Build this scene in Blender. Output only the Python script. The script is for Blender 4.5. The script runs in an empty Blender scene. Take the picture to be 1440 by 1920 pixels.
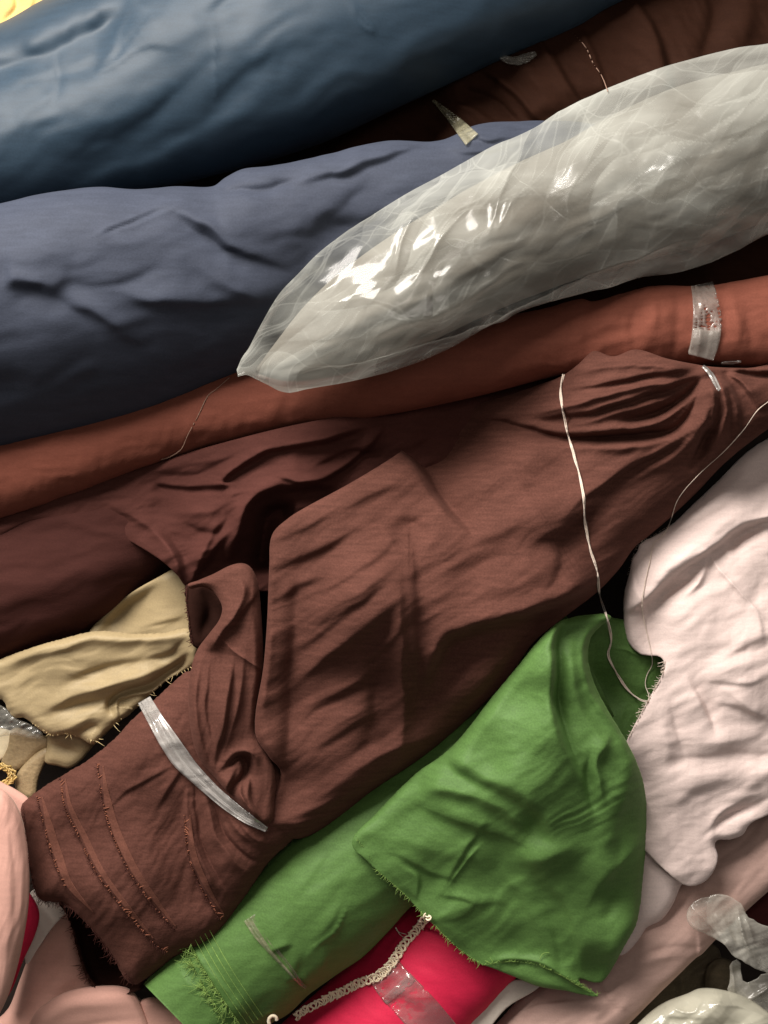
import bpy, math
import numpy as np
from mathutils import Vector

# ------------------------------------------------------------------ set-up
SC = bpy.context.scene
COL = SC.collection
CAMH = 2600.0            # camera height in plan units above z = 0
S = 1.0 / 1440.0         # plan unit -> metres
RNG = np.random.RandomState(7)

def to_world(p):
    p = np.asarray(p, float)
    k = (CAMH - p[..., 2]) / CAMH
    return np.stack([(p[..., 0] - 720) * S * k, (960 - p[..., 1]) * S * k, p[..., 2] * S], -1)

# height raster of everything built so far: threads, tapes and fringes are laid on it
HX0, HY0, HC = -120, -120, 2.0
HM = np.full((1100, 860), -260.0)
def splat(P):
    global HM
    pts = [P]
    for o in ((1, 0), (0, 1), (1, 1), (-1, 0), (0, -1)):
        q = P.copy(); q[:, 0] += o[0] * 1.4; q[:, 1] += o[1] * 1.4; pts.append(q)
    for q in pts:
        i = ((q[:, 1] - HY0) / HC).astype(int); j = ((q[:, 0] - HX0) / HC).astype(int)
        ok = (i >= 0) & (j >= 0) & (i < HM.shape[0]) & (j < HM.shape[1])
        np.maximum.at(HM, (i[ok], j[ok]), q[ok, 2])
def height(x, y):
    i = np.clip(((np.asarray(y) - HY0) / HC).astype(int), 0, HM.shape[0] - 1)
    j = np.clip(((np.asarray(x) - HX0) / HC).astype(int), 0, HM.shape[1] - 1)
    return HM[i, j]

# ------------------------------------------------------------------ noise
_TAB = np.random.RandomState(3).rand(64, 256, 256)
def vnoise(x, y, seed):
    t = _TAB[seed % 64]
    xi = np.floor(x).astype(int); yi = np.floor(y).astype(int)
    fx = x - xi; fy = y - yi
    fx = fx * fx * fx * (fx * (fx * 6 - 15) + 10); fy = fy * fy * fy * (fy * (fy * 6 - 15) + 10)
    a = t[yi & 255, xi & 255]; b = t[yi & 255, (xi + 1) & 255]
    c = t[(yi + 1) & 255, xi & 255]; d = t[(yi + 1) & 255, (xi + 1) & 255]
    return (a * (1 - fx) + b * fx) * (1 - fy) + (c * (1 - fx) + d * fx) * fy
def fbm(x, y, seed, octv=3):
    s = 0; a = 1.0; n = 0
    for o in range(octv):
        s = s + a * (vnoise(x * 2 ** o + 13.7 * o, y * 2 ** o + 7.1 * o, seed + o) - .5); n += a; a *= .5
    return s / n * 2

def wrinkle(X, Y, specs):
    """specs: (angle deg of the wrinkle direction, length, width, amplitude, seed, ridged)"""
    z = np.zeros_like(X)
    for ang, lx, ly, amp, seed, ridged in specs:
        wx = X + 18 * fbm(X / 90, Y / 90, seed + 20, 2); wy = Y + 18 * fbm(X / 90, Y / 90, seed + 31, 2)
        a = math.radians(ang); c, s = math.cos(a), math.sin(a)
        u = (wx * c - wy * s) / lx; v = (wx * s + wy * c) / ly
        if ridged:
            n = np.clip(1 - np.abs(fbm(u, v, seed, 2)) * 4.0, 0, 1)
            mask = np.clip(fbm(X / 150, Y / 150, seed + 9, 2) * 2.2 + .1, 0, 1)
            z -= amp * n ** ridged * mask
        else:
            z += amp * fbm(u, v, seed, 3)
    return z

def crumple(X, Y, seed, ang, lam, amp, count=7, stretch=2.2):
    """flat facets meeting in sharp creases; returns height and how near a crease each point lies"""
    r = np.random.RandomState(seed)
    a = math.radians(ang); ca, sa = math.cos(a), math.sin(a)
    U = (X * ca - Y * sa) / stretch; V = X * sa + Y * ca
    U = U + 34 * fbm(X / 190, Y / 190, seed + 3, 2); V = V + 34 * fbm(X / 170, Y / 170, seed + 7, 2)
    U = U + 12 * fbm(X / 70, Y / 70, seed + 5, 2); V = V + 16 * fbm(X / 75, Y / 75, seed + 11, 2)
    z = np.zeros_like(X); c = np.zeros_like(X); lay = np.zeros_like(X)
    for k in range(count):
        th = r.rand() * math.pi; L = lam * (.5 + 1.3 * r.rand()); m = np.clip(fbm(X / 170 + k * 3.1, Y / 170, seed + 13 + k, 2) * 1.6 + .55, 0, 1)
        t = (U * math.cos(th) + V * math.sin(th)) / L + r.rand()
        f = np.abs(2 * (t - np.floor(t + .5)))
        z += amp * (L / lam) * (f - .5) * m / math.sqrt(count / 2)
        hsh = np.sin((np.floor(t) * 12.9898 + k * 78.233)) * 43758.5453; lay += (hsh - np.floor(hsh)) * m
        c = np.maximum(c, np.clip(1 - np.minimum(f, 1 - f) * L / 2.2, 0, 1) * m)
    lay = np.clip(((lay - lay.min()) / (lay.max() - lay.min() + 1e-9) - .3) * 2.2, 0, 1)
    return z, np.stack([c, lay])

def crumples(X, Y, specs):
    out = [crumple(X, Y, *c) for c in (specs if isinstance(specs, list) else [specs])]
    return sum(o[0] for o in out), np.stack([np.max([o[1][0] for o in out], 0), np.mean([o[1][1] for o in out], 0)])

# ------------------------------------------------------------------ curves
def smooth(pts, n=8, closed=False):
    P = np.asarray(pts, float)
    m = len(P)
    if m < 3 and not closed:
        t = np.linspace(0, 1, n + 1)[:, None]
        return P[0] * (1 - t) + P[1] * t
    out = []
    rng = range(m) if closed else range(m - 1)
    for i in rng:
        p1, p2 = P[i], P[(i + 1) % m]
        p0 = P[i - 1] if (closed or i > 0) else 2 * p1 - p2
        p3 = P[(i + 2) % m] if (closed or i + 2 < m) else 2 * p2 - p1
        d = max(np.linalg.norm((p2 - p1)[:2]), 1e-6)
        m1 = (p2 - p0) / max(np.linalg.norm((p2 - p0)[:2]), 1e-6) * d
        m2 = (p3 - p1) / max(np.linalg.norm((p3 - p1)[:2]), 1e-6) * d
        t = np.linspace(0, 1, n, endpoint=False)[:, None]
        out.append((2*t**3-3*t**2+1)*p1 + (t**3-2*t**2+t)*m1 + (-2*t**3+3*t**2)*p2 + (t**3-t**2)*m2)
    if not closed: out.append(P[-1:])
    return np.concatenate(out)

def resample(P, n):
    P = np.asarray(P, float)
    d = np.r_[0, np.cumsum(np.linalg.norm(np.diff(P[:, :2], axis=0), axis=1))]
    t = np.linspace(0, d[-1], n)
    return np.stack([np.interp(t, d, P[:, k]) for k in range(P.shape[1])], 1)

def seg_dist(X, Y, poly):
    """nearest point on a polyline: distance, signed side, parameter"""
    A = poly[:-1, :2]; B = poly[1:, :2]
    L = np.linalg.norm(B - A, axis=1); cum = np.r_[0, np.cumsum(L)]; tot = max(cum[-1], 1e-6)
    best = np.full(X.shape, 1e18); side = np.zeros(X.shape); par = np.zeros(X.shape)
    for k in range(len(A)):
        if L[k] < 1e-9: continue
        d = (B[k] - A[k]) / L[k]
        rx = X - A[k, 0]; ry = Y - A[k, 1]
        t = np.clip(rx * d[0] + ry * d[1], 0, L[k])
        ex = rx - d[0] * t; ey = ry - d[1] * t
        q = ex * ex + ey * ey
        m = q < best
        best = np.where(m, q, best)
        side = np.where(m, d[0] * ry - d[1] * rx, side)
        par = np.where(m, (cum[k] + t) / tot, par)
    return np.sqrt(best), side, par

def side_of_light(pl):
    a = pl[-1, :2] - pl[0, :2]
    return 1.0 if (a[0] * -.85 - a[1] * -.5) >= 0 else -1.0           # lamp stands up and to the left of the pile

# stroke = (kind, points, width, height, taper, reach)
def strokes(X, Y, lst, warp=4.0):
    z = np.zeros_like(X)
    if not lst: return z
    wx = X + warp * fbm(X / 55, Y / 55, 41, 2); wy = Y + warp * fbm(X / 55, Y / 55, 47, 2)
    for st in lst:
        kind, pts, w, h = st[:4]
        taper = st[4] if len(st) > 4 else 'b'
        reach = st[5] if len(st) > 5 else w * 6
        pts = [tuple(q) for q in pts]
        if taper == 'b' and kind != 's':                             # let folds run out past their ends
            a, b, c, e = (np.array(q, float) for q in (pts[0], pts[1], pts[-2], pts[-1]))
            pts = [tuple(a + (a - b) * .45)] + pts + [tuple(e + (e - c) * .45)]
        pl = smooth(pts, 6)
        ext = (reach * 3.5 if kind == 's' else w * {'c': 30, 'k': 6, 'r': 10, 'v': 10}[kind]) + 6
        m = (wx > pl[:, 0].min() - ext) & (wx < pl[:, 0].max() + ext) & (wy > pl[:, 1].min() - ext) & (wy < pl[:, 1].max() + ext)
        if not m.any(): continue
        d, sd, t = seg_dist(wx[m], wy[m], pl)
        if taper == 'b': f = np.clip(np.sin(np.pi * np.clip(t, 0, 1)), 0, 1) ** 1.3
        elif taper == 's': f = np.clip(t * 2.2, 0, 1) ** .8          # fades at the start
        elif taper == 'e': f = np.clip((1 - t) * 2.2, 0, 1) ** .8    # fades at the end
        else: f = 1.0
        if taper in 'nse':
            g = np.clip(t / .2, 0, 1) * np.clip((1 - t) / .2, 0, 1); f = f * g * g * (3 - 2 * g)
        lit = side_of_light(pl)
        s = np.where(sd * lit >= 0, d, -d)                           # positive towards the lamp
        if kind == 'r': v = h * np.where(s > 0, (1 + (s / (2.0 * w)) ** 2) ** -1.5, (1 + (s / (1.1 * w)) ** 2) ** -2.0)
        elif kind == 'v': v = -h * np.where(s > 0, (1 + (s / (.9 * w)) ** 2) ** -2.0, (1 + (s / (1.9 * w)) ** 2) ** -1.5)
        elif kind == 'c':                                            # a pinched fold: gentle on the lamp's side, falling off sharply behind it
            v = h * (1.25 / (1 + np.exp(-np.clip(s / w * 2.2 - .3, -30, 30))) * np.exp(-np.maximum(s, 0) / (9 * w)))
        elif kind == 'k': v = h * np.exp(-d / w)
        else:                                                        # 's': cliff, the high side lies right of travel
            s = np.where(sd >= 0, d, -d)
            v = h / (1 + np.exp(-np.clip(s / w * 3, -30, 30))) * np.exp(-np.maximum(s, 0) / reach)
            v = v * np.exp(-np.maximum(-s, 0) / (reach * .5))
        z[m] += v * f * np.clip((ext - 6 - d) / (.35 * ext), 0, 1)
    return z

# ------------------------------------------------------------------ objects
def props(o, label=None, cat=None, group=None, kind=None):
    if label: o['label'] = label
    if cat: o['category'] = cat
    if group: o['group'] = group
    if kind: o['kind'] = kind
    return o

def thing(name, at, label, cat, group=None):
    o = bpy.data.objects.new(name, None); COL.objects.link(o)
    o.empty_display_size = .02
    o.location = Vector(to_world(np.array(at, float)))
    return props(o, label, cat, group)

def make_mesh(name, P, F, mat, parent=None, label=None, cat=None, group=None, kind=None, raster=True, smooth_shade=True):
    """P in plan units"""
    P = np.asarray(P, float); F = np.asarray(F, np.int32)
    if raster: splat(P)
    Wd = to_world(P)
    if parent is not None: org = np.array(parent.location)
    else:
        org = np.array([(Wd[:, 0].min() + Wd[:, 0].max()) / 2, (Wd[:, 1].min() + Wd[:, 1].max()) / 2, Wd[:, 2].min()])
    V = Wd - org
    me = bpy.data.meshes.new(name)
    k = F.shape[1]
    me.vertices.add(len(V)); me.vertices.foreach_set('co', V.astype(np.float32).ravel())
    me.loops.add(F.size); me.loops.foreach_set('vertex_index', F.ravel())
    me.polygons.add(len(F)); me.polygons.foreach_set('loop_start', np.arange(0, F.size, k, dtype=np.int32))
    me.update(calc_edges=True); me.validate()
    if smooth_shade: me.polygons.foreach_set('use_smooth', np.ones(len(me.polygons), bool))
    me.materials.append(mat)
    o = bpy.data.objects.new(name, me); COL.objects.link(o)
    if parent is not None: o.parent = parent
    else: o.location = org
    return props(o, label, cat, group, kind)

def grid_faces(n, m, wrap=False):
    i = np.arange(n - 1)[:, None]; j = np.arange(m if wrap else m - 1)[None, :]
    a = i * m + j; b = i * m + (j + 1) % m
    return np.stack([a, b, b + m, a + m], -1).reshape(-1, 4)

def tube(name, top, bot, z, hk, mat, parent=None, st=(), wr=(), n=260, m=150, warp=4, expo=1.0, skew=0.0, sk=1.0, cr=None, **kw):
    """A roll: the two long outlines, the height of its axis and the height/half-width ratio along it."""
    T = resample(smooth(top, 10), n); B = resample(smooth(bot, 10), n)
    s = np.linspace(0, 1, n)
    zc = np.interp(s, np.linspace(0, 1, len(z)), z)[:, None]
    hh = np.interp(s, np.linspace(0, 1, len(hk)), hk)[:, None]
    M = (T + B) / 2; A = (T - B) / 2
    r = np.linalg.norm(A, axis=1)[:, None]
    u = np.linspace(0, 1, m, endpoint=False)
    th = (2 * np.pi * u)[None, :]
    c = np.cos(th); sn = np.sin(th)
    if expo != 1.0: sn = np.sign(sn) * np.abs(sn) ** expo
    cc = (c + skew * sn) / math.sqrt(1 + skew * skew)
    X = M[:, 0:1] + A[:, 0:1] * cc; Y = M[:, 1:2] + A[:, 1:2] * cc; Z = zc + hh * r * sn
    wt = np.clip(np.sin(th) * 4 + .25, 0, 1)
    D = (sk * strokes(X, Y, st, warp) + wrinkle(X, Y, wr)) * wt
    crease = None
    if cr is not None:
        cz, crease = crumples(X, Y, cr); D = D + cz * wt
    an = A / np.maximum(r, 1e-6)
    nz = sn / np.maximum(hh, .2); nx = c + 0 * nz; ln = np.sqrt(nx ** 2 + nz ** 2) + 1e-9
    X = X + D * an[:, 0:1] * nx / ln; Y = Y + D * an[:, 1:2] * nx / ln; Z = Z + D * nz / ln
    P = np.stack([X, Y, Z], -1).reshape(-1, 3)
    F = [grid_faces(n, m, True)]
    for row, flip in ((0, 1), (n - 1, 0)):                             # the two ends
        ci = len(P); P = np.vstack([P, P[row * m:(row + 1) * m].mean(0)])
        j = np.arange(m); q = np.stack([row * m + j, row * m + (j + 1) % m, np.full(m, ci), np.full(m, ci)], -1)
        F.append(q)
    quads = F[0]
    o = make_mesh_mixed(name, P, quads, [f[:, :3] for f in F[1:]], mat, parent, **kw)
    if crease is not None: mark(o, crease.reshape(2, -1))
    return o

def mark(o, vals):
    for nm, q in (('crease', vals[0]), ('layers', vals[1])):
        at = o.data.attributes.new(nm, 'FLOAT', 'POINT')
        v = np.zeros(len(o.data.vertices), np.float32); v[:len(q)] = q; at.data.foreach_set('value', v)

def make_mesh_mixed(name, P, quads, tris, mat, parent=None, **kw):
    tri = np.concatenate(tris) if len(tris) else np.zeros((0, 3), int)
    q2 = np.concatenate([quads[:, [0, 1, 2]], quads[:, [0, 2, 3]]])
    return make_mesh(name, P, np.concatenate([q2, tri]), mat, parent, **kw)

def blur(Z, r, it=2):
    for _ in range(it):
        for ax in (0, 1):
            p = np.pad(Z, [(r + 1, r) if a == ax else (0, 0) for a in (0, 1)], mode='edge')
            c = np.cumsum(p, axis=ax)
            Z = (np.take(c, range(2 * r + 1, c.shape[ax]), ax) - np.take(c, range(0, c.shape[ax] - 2 * r - 1), ax)) / (2 * r + 1)
    return Z

def cloth(name, outline, mat, base, R=30, drop=30, cell=3.0, st=(), wr=(), skirt=8, parent=None, warp=4,
          ragged=0.0, soft=3, n=6, flare=1.0, edge_st=True, sk=1.0, cr=None, **kw):
    """A piece of cloth: its outline (x, y[, R, drop]), control heights, folds; edges roll over by drop within R."""
    O = np.array([list(p) + [R, drop][len(p) - 2:] if len(p) < 4 else list(p) for p in outline], float)
    C = smooth(O, n, closed=True)
    if ragged:
        k = np.arange(len(C)); C = resample(np.vstack([C, C[:1]]), max(len(C), int(len(C) * 2)))[:-1]
        C[:, 0] += ragged * (RNG.rand(len(C)) - .5); C[:, 1] += ragged * (RNG.rand(len(C)) - .5)
    x0, y0 = C[:, 0].min() - cell * 2, C[:, 1].min() - cell * 2
    nx = int((C[:, 0].max() + 2 * cell - x0) / cell) + 1; ny = int((C[:, 1].max() + 2 * cell - y0) / cell) + 1
    gx = x0 + cell * np.arange(nx); gy = y0 + cell * np.arange(ny)
    X, Y = np.meshgrid(gx, gy)
    Cc = np.vstack([C, C[:1]])
    inside = np.zeros(X.shape, bool)
    best = np.full(X.shape, 1e18); bx = np.zeros(X.shape); by = np.zeros(X.shape); bR = np.zeros(X.shape); bD = np.zeros(X.shape)
    for a, b in zip(Cc[:-1], Cc[1:]):
        cond = (a[1] > Y) != (b[1] > Y)
        with np.errstate(divide='ignore', invalid='ignore'):
            xi = (b[0] - a[0]) * (Y - a[1]) / (b[1] - a[1]) + a[0]
        inside ^= cond & (X < xi)
        dx, dy = b[0] - a[0], b[1] - a[1]; L2 = max(dx * dx + dy * dy, 1e-9)
        t = np.clip(((X - a[0]) * dx + (Y - a[1]) * dy) / L2, 0, 1)
        px = a[0] + t * dx; py = a[1] + t * dy
        q = (X - px) ** 2 + (Y - py) ** 2
        m = q < best
        best = np.where(m, q, best); bx = np.where(m, px, bx); by = np.where(m, py, by)
        bR = np.where(m, a[2] + t * (b[2] - a[2]), bR); bD = np.where(m, a[3] + t * (b[3] - a[3]), bD)
    d = np.where(inside, np.sqrt(best), 0)
    bR = blur(bR, 6); bD = blur(bD, 6)
    tt = np.clip(d / np.maximum(bR, 1), 0, 1)
    prof = np.sqrt(np.clip(1 - (1 - tt) ** 2, 0, 1))
    num = 0; den = 0
    for (cx, cy, cz) in base:
        w = 1 / ((X - cx) ** 2 + (Y - cy) ** 2 + 45 ** 2) ** 1.6
        num = num + w * cz; den = den + w
    Zb = num / den
    Z0 = -bD * (1 - prof)
    Z0 = blur(Z0, soft, 1) * np.clip(d / (cell * soft), 0, 1) + Z0 * (1 - np.clip(d / (cell * soft), 0, 1))
    Z = Zb + Z0
    cells = inside[:-1, :-1] | inside[:-1, 1:] | inside[1:, :-1] | inside[1:, 1:]
    use = np.zeros(X.shape, bool)
    for a in (slice(0, -1), slice(1, None)):
        for b in (slice(0, -1), slice(1, None)): use[a, b] |= cells
    snap = use & ~inside
    X = np.where(snap, bx, X); Y = np.where(snap, by, Y)
    amp = np.clip(d / 14, .25, 1)
    Z = Z + (sk * strokes(X, Y, st, warp) + wrinkle(X, Y, wr)) * (1 if edge_st else amp)
    crease = None
    if cr is not None:
        cz, crease = crumples(X, Y, cr); Z = Z + cz; crease = crease[:, use]
    idx = np.full(X.shape, -1); idx[use] = np.arange(use.sum())
    P = np.stack([X[use], Y[use], Z[use]], 1)
    ci, cj = np.nonzero(cells)
    quads = np.stack([idx[ci, cj], idx[ci + 1, cj], idx[ci + 1, cj + 1], idx[ci, cj + 1]], 1)
    tri = np.concatenate([quads[:, [0, 1, 2]], quads[:, [0, 2, 3]]])
    ar = np.abs((P[tri[:, 1], 0] - P[tri[:, 0], 0]) * (P[tri[:, 2], 1] - P[tri[:, 0], 1]) - (P[tri[:, 1], 1] - P[tri[:, 0], 1]) * (P[tri[:, 2], 0] - P[tri[:, 0], 0]))
    tri = tri[ar > 1e-3]
    if skirt:                                                           # the turned-under edge
        e = np.concatenate([tri[:, [0, 1]], tri[:, [1, 2]], tri[:, [2, 0]]])
        key = np.sort(e, 1); code = key[:, 0].astype(np.int64) * len(P) + key[:, 1]
        u, first, cnt = np.unique(code, return_index=True, return_counts=True)
        be = e[first[cnt == 1]]
        bv = np.unique(be); mp = {v: len(P) + i for i, v in enumerate(bv)}
        low = P[bv].copy(); low[:, 2] -= skirt
        if flare:
            cxy = P[:, :2].mean(0); dv = cxy - low[:, :2]; low[:, :2] += dv / (np.linalg.norm(dv, axis=1)[:, None] + 1e-6) * min(skirt * .35, 8) * flare
        P = np.vstack([P, low])
        a = be[:, 0]; b = be[:, 1]; a2 = np.array([mp[v] for v in a]); b2 = np.array([mp[v] for v in b])
        tri = np.concatenate([tri, np.stack([b, a, a2], 1), np.stack([b, a2, b2], 1)])
    o = make_mesh(name, P, tri, mat, parent, **kw)
    if crease is not None: mark(o, crease)
    return o

def sweep(paths, radii, sides=5):
    """round threads along 3D paths in plan units, gathered as one piece"""
    PP = []; FF = []; base = 0
    for path, r in zip(paths, radii):
        P = np.asarray(path, float); n = len(P)
        T = np.gradient(P, axis=0); T /= np.linalg.norm(T, axis=1)[:, None] + 1e-9
        up = np.array([0, 0, 1.0]); Sd = np.cross(T, up); ln = np.linalg.norm(Sd, axis=1)[:, None]
        Sd = np.where(ln < .05, np.array([1.0, 0, 0]), Sd / (ln + 1e-9)); U = np.cross(Sd, T)
        rr = np.broadcast_to(np.asarray(r, float), (n,))[:, None, None]
        th = np.linspace(0, 2 * np.pi, sides, endpoint=False)
        ring = P[:, None, :] + rr * (np.cos(th)[None, :, None] * Sd[:, None, :] + np.sin(th)[None, :, None] * U[:, None, :])
        PP.append(ring.reshape(-1, 3)); FF.append(grid_faces(n, sides, True) + base); base += n * sides
    return np.concatenate(PP), np.concatenate(FF)

def on_surface(pts, off=1.5, step=3.0, ksm=5, n=8):
    """lay an (x, y) path on what is already built"""
    C = smooth(pts, n); L = np.linalg.norm(np.diff(C[:, :2], axis=0), axis=1).sum()
    C = resample(C[:, :2], max(int(L / step), 4))
    z = height(C[:, 0], C[:, 1])
    for _ in range(2):
        zp = np.pad(z, ksm, mode='edge'); z = np.maximum(z, np.convolve(zp, np.ones(2 * ksm + 1) / (2 * ksm + 1), 'valid'))
    return np.column_stack([C, z + off])

def thread(name, pts, r, mat, parent=None, off=1.5, twist=False, zs=None, **kw):
    C = on_surface(pts, off)
    if zs is not None: C[:, 2] = np.maximum(C[:, 2], np.interp(np.linspace(0, 1, len(C)), np.linspace(0, 1, len(zs)), zs))
    if twist:
        C = resample(C, len(C) * 2); n = len(C); C[:, 0] += 2.2 * fbm(np.arange(n) / 26., np.zeros(n), 12, 2); ph = np.arange(n) * .085 + 1.2 * np.sin(np.arange(n) * .021)
        T = np.gradient(C[:, :2], axis=0); T /= np.linalg.norm(T, axis=1)[:, None] + 1e-9; N = np.stack([-T[:, 1], T[:, 0]], 1)
        paths = []
        for k in (0, np.pi):
            q = C.copy(); q[:, :2] += N * (np.cos(ph + k) * r * .95)[:, None]; q[:, 2] += np.sin(ph + k) * r * .8
            paths.append(q)
        rv = r * (1 + .4 * fbm(np.arange(n) / 16., np.zeros(n), 6, 2)); P, F = sweep(paths, [rv, rv * .85], 6)
    else: P, F = sweep([C], [r * (1 + .35 * fbm(np.arange(len(C)) / 9., np.zeros(len(C)), 6, 2))], 6)
    return make_mesh(name, P, F, mat, parent, raster=False, **kw)

def fringe(name, edges, mat, parent, dens=.5, length=9, r=.5, side=1, lift=1.0, spread=.7, on_edge=False, back=2, **kw):
    """loose yarn ends along cut edges; side = +1 right of travel"""
    paths = []; radii = []
    for pts in edges:
        C = smooth(pts, 8); L = np.linalg.norm(np.diff(C[:, :2], axis=0), axis=1).sum()
        k = max(int(L * dens), 3); C = resample(C[:, :2], k)
        T = np.gradient(C, axis=0); T /= np.linalg.norm(T, axis=1)[:, None] + 1e-9
        N = np.stack([-T[:, 1], T[:, 0]], 1) * side
        ph = RNG.rand() * 50
        for i_, (p, t, nn) in enumerate(zip(C, T, N)):
            g = float(fbm(np.array([p[0] / 14 + ph]), np.array([p[1] / 14]), 8, 2)[0]) * .9 + .62
            if RNG.rand() > g: continue
            l = length * (.25 + RNG.rand() ** 3 * 2.0) * (.6 + .6 * g); a = (RNG.rand() - .5) * 2 * spread + (g - .6)
            d = nn + t * a; d /= np.linalg.norm(d)
            p0 = p - nn * back + t * (RNG.rand() - .5) * 3
            z0 = float(height(p0[0], p0[1])) + lift * .5
            cur = (RNG.rand() - .5) * .8
            q = [np.array([p0[0] + d[0] * l * s + t[0] * cur * l * s * s, p0[1] + d[1] * l * s + t[1] * cur * l * s * s, z0 + lift * math.sin(s * 3) * 2]) for s in (0, .35, .7, 1)]
            paths.append(q); radii.append([r, r, r * .8, r * .4])
    P, F = sweep(paths, radii, 4)
    return make_mesh(name, P, F, mat, parent, raster=False, **kw)

def ribbon(name, pts, width, mat, parent=None, off=2.5, across=9, wav=0.0, sm=5, pleat=0.0, thick=1.0, raster=True, zmin=None, seed=1, step=2.5, **kw):
    """a strip of film or tape laid over the surface"""
    C = smooth(pts, 8); L = np.linalg.norm(np.diff(C[:, :2], axis=0), axis=1).sum()
    C = resample(C[:, :2], max(int(L / step), 6)); n = len(C)
    w = np.interp(np.linspace(0, 1, n), np.linspace(0, 1, len(width)), width)[:, None] / 2
    T = np.gradient(C, axis=0); T /= np.linalg.norm(T, axis=1)[:, None] + 1e-9; N = np.stack([-T[:, 1], T[:, 0]], 1)
    v = np.linspace(-1, 1, across)[None, :]
    X = C[:, 0:1] + N[:, 0:1] * w * v; Y = C[:, 1:2] + N[:, 1:2] * w * v
    Z = height(X, Y)
    k = np.ones(2 * sm + 1) / (2 * sm + 1)
    for _ in range(2):
        Z = np.maximum(Z, np.stack([np.convolve(np.pad(Z[:, j], sm, mode='edge'), k, 'valid') for j in range(across)], 1))
    Z = np.maximum(blur(Z, 2, 1), Z - .6)
    if zmin is not None: Z = np.maximum(Z, np.interp(np.linspace(0, 1, n), np.linspace(0, 1, len(zmin)), zmin)[:, None])
    Z = Z + off
    s = np.arange(n)[:, None] * 2.5
    if wav: Z = Z + wav * fbm(X / 16, Y / 16, seed, 2)
    if pleat: Z = Z + pleat * (fbm(s / 120 + 0 * v, v * 2.5 + 3 + 0 * s, seed + 4, 2))
    top = np.stack([X, Y, Z], -1).reshape(-1, 3); lo = top.copy(); lo[:, 2] -= thick
    P = np.vstack([top, lo]); f = grid_faces(n, across); N0 = n * across
    rim = np.r_[np.arange(across), np.arange(1, n) * across + across - 1, (n - 1) * across + np.arange(across - 2, -1, -1), np.arange(n - 2, 0, -1) * across]
    r2 = np.roll(rim, -1)
    F = np.concatenate([f, f[:, ::-1] + N0, np.stack([r2, rim, rim + N0, r2 + N0], 1)])
    return make_mesh(name, P, F, mat, parent, raster=raster, **kw)

# ------------------------------------------------------------------ materials
def lin(c):
    return tuple(((v / 255) / 12.92 if v / 255 <= .04045 else ((v / 255 + .055) / 1.055) ** 2.4) for v in c) + (1,)
def mat_base(name):
    m = bpy.data.materials.new(name); m.use_nodes = True
    nt = m.node_tree; nt.nodes.clear()
    return m, nt, nt.nodes.new('ShaderNodeOutputMaterial')
def fabric(name, rgb, rough=.8, sheen=.25, spec=.25, var=.12, grain=.25, slub=(0, 40, 1.0), tint=None, cloud=6.0, gscale=420):
    """woven cloth: base colour as albedo (0-255 sRGB), slubby yarn colour, fine weave relief"""
    m, nt, out = mat_base(name); N = nt.nodes; L = nt.links
    b = N.new('ShaderNodeBsdfPrincipled'); L.new(b.outputs[0], out.inputs[0])
    b.inputs['Roughness'].default_value = rough; b.inputs['Specular IOR Level'].default_value = spec
    b.inputs['Sheen Weight'].default_value = sheen; b.inputs['Sheen Roughness'].default_value = .45
    b.inputs['Sheen Tint'].default_value = lin(tint or tuple(min(255, v * 1.3 + 25) for v in rgb))
    tc = N.new('ShaderNodeTexCoord')
    mp = N.new('ShaderNodeMapping'); L.new(tc.outputs['Object'], mp.inputs[0])
    mp.inputs['Rotation'].default_value = (0, 0, math.radians(slub[0])); mp.inputs['Scale'].default_value = (1, slub[1] / 8, 1)
    ns = N.new('ShaderNodeTexNoise'); L.new(mp.outputs[0], ns.inputs[0]); ns.inputs['Scale'].default_value = 30; ns.inputs['Detail'].default_value = 5
    cl = N.new('ShaderNodeTexNoise'); L.new(tc.outputs['Object'], cl.inputs[0]); cl.inputs['Scale'].default_value = cloud; cl.inputs['Detail'].default_value = 3
    fi = N.new('ShaderNodeTexNoise'); L.new(tc.outputs['Object'], fi.inputs[0]); fi.inputs['Scale'].default_value = gscale; fi.inputs['Detail'].default_value = 2
    def rng(sock, lo, hi):
        r = N.new('ShaderNodeMapRange'); L.new(sock, r.inputs[0]); r.inputs[1].default_value = .3; r.inputs[2].default_value = .7
        r.inputs[3].default_value = lo; r.inputs[4].default_value = hi; return r.outputs[0]
    def mul(a, c):
        r = N.new('ShaderNodeMath'); r.operation = 'MULTIPLY'; L.new(a, r.inputs[0]); L.new(c, r.inputs[1]); return r.outputs[0]
    f = mul(mul(rng(ns.outputs[0], 1 - var * slub[2], 1 + var * slub[2]), rng(cl.outputs[0], 1 - var * .6, 1 + var * .6)), rng(fi.outputs[0], 1 - var * .9, 1 + var * .9))
    mx = N.new('ShaderNodeVectorMath'); mx.operation = 'SCALE'; mx.inputs[0].default_value = lin(rgb)[:3]; L.new(f, mx.inputs['Scale'])
    L.new(mx.outputs[0], b.inputs['Base Color'])
    bp = N.new('ShaderNodeBump'); bp.inputs['Strength'].default_value = grain; bp.inputs['Distance'].default_value = .0012
    L.new(fi.outputs[0], bp.inputs['Height']); L.new(bp.outputs[0], b.inputs['Normal'])
    return m
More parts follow.
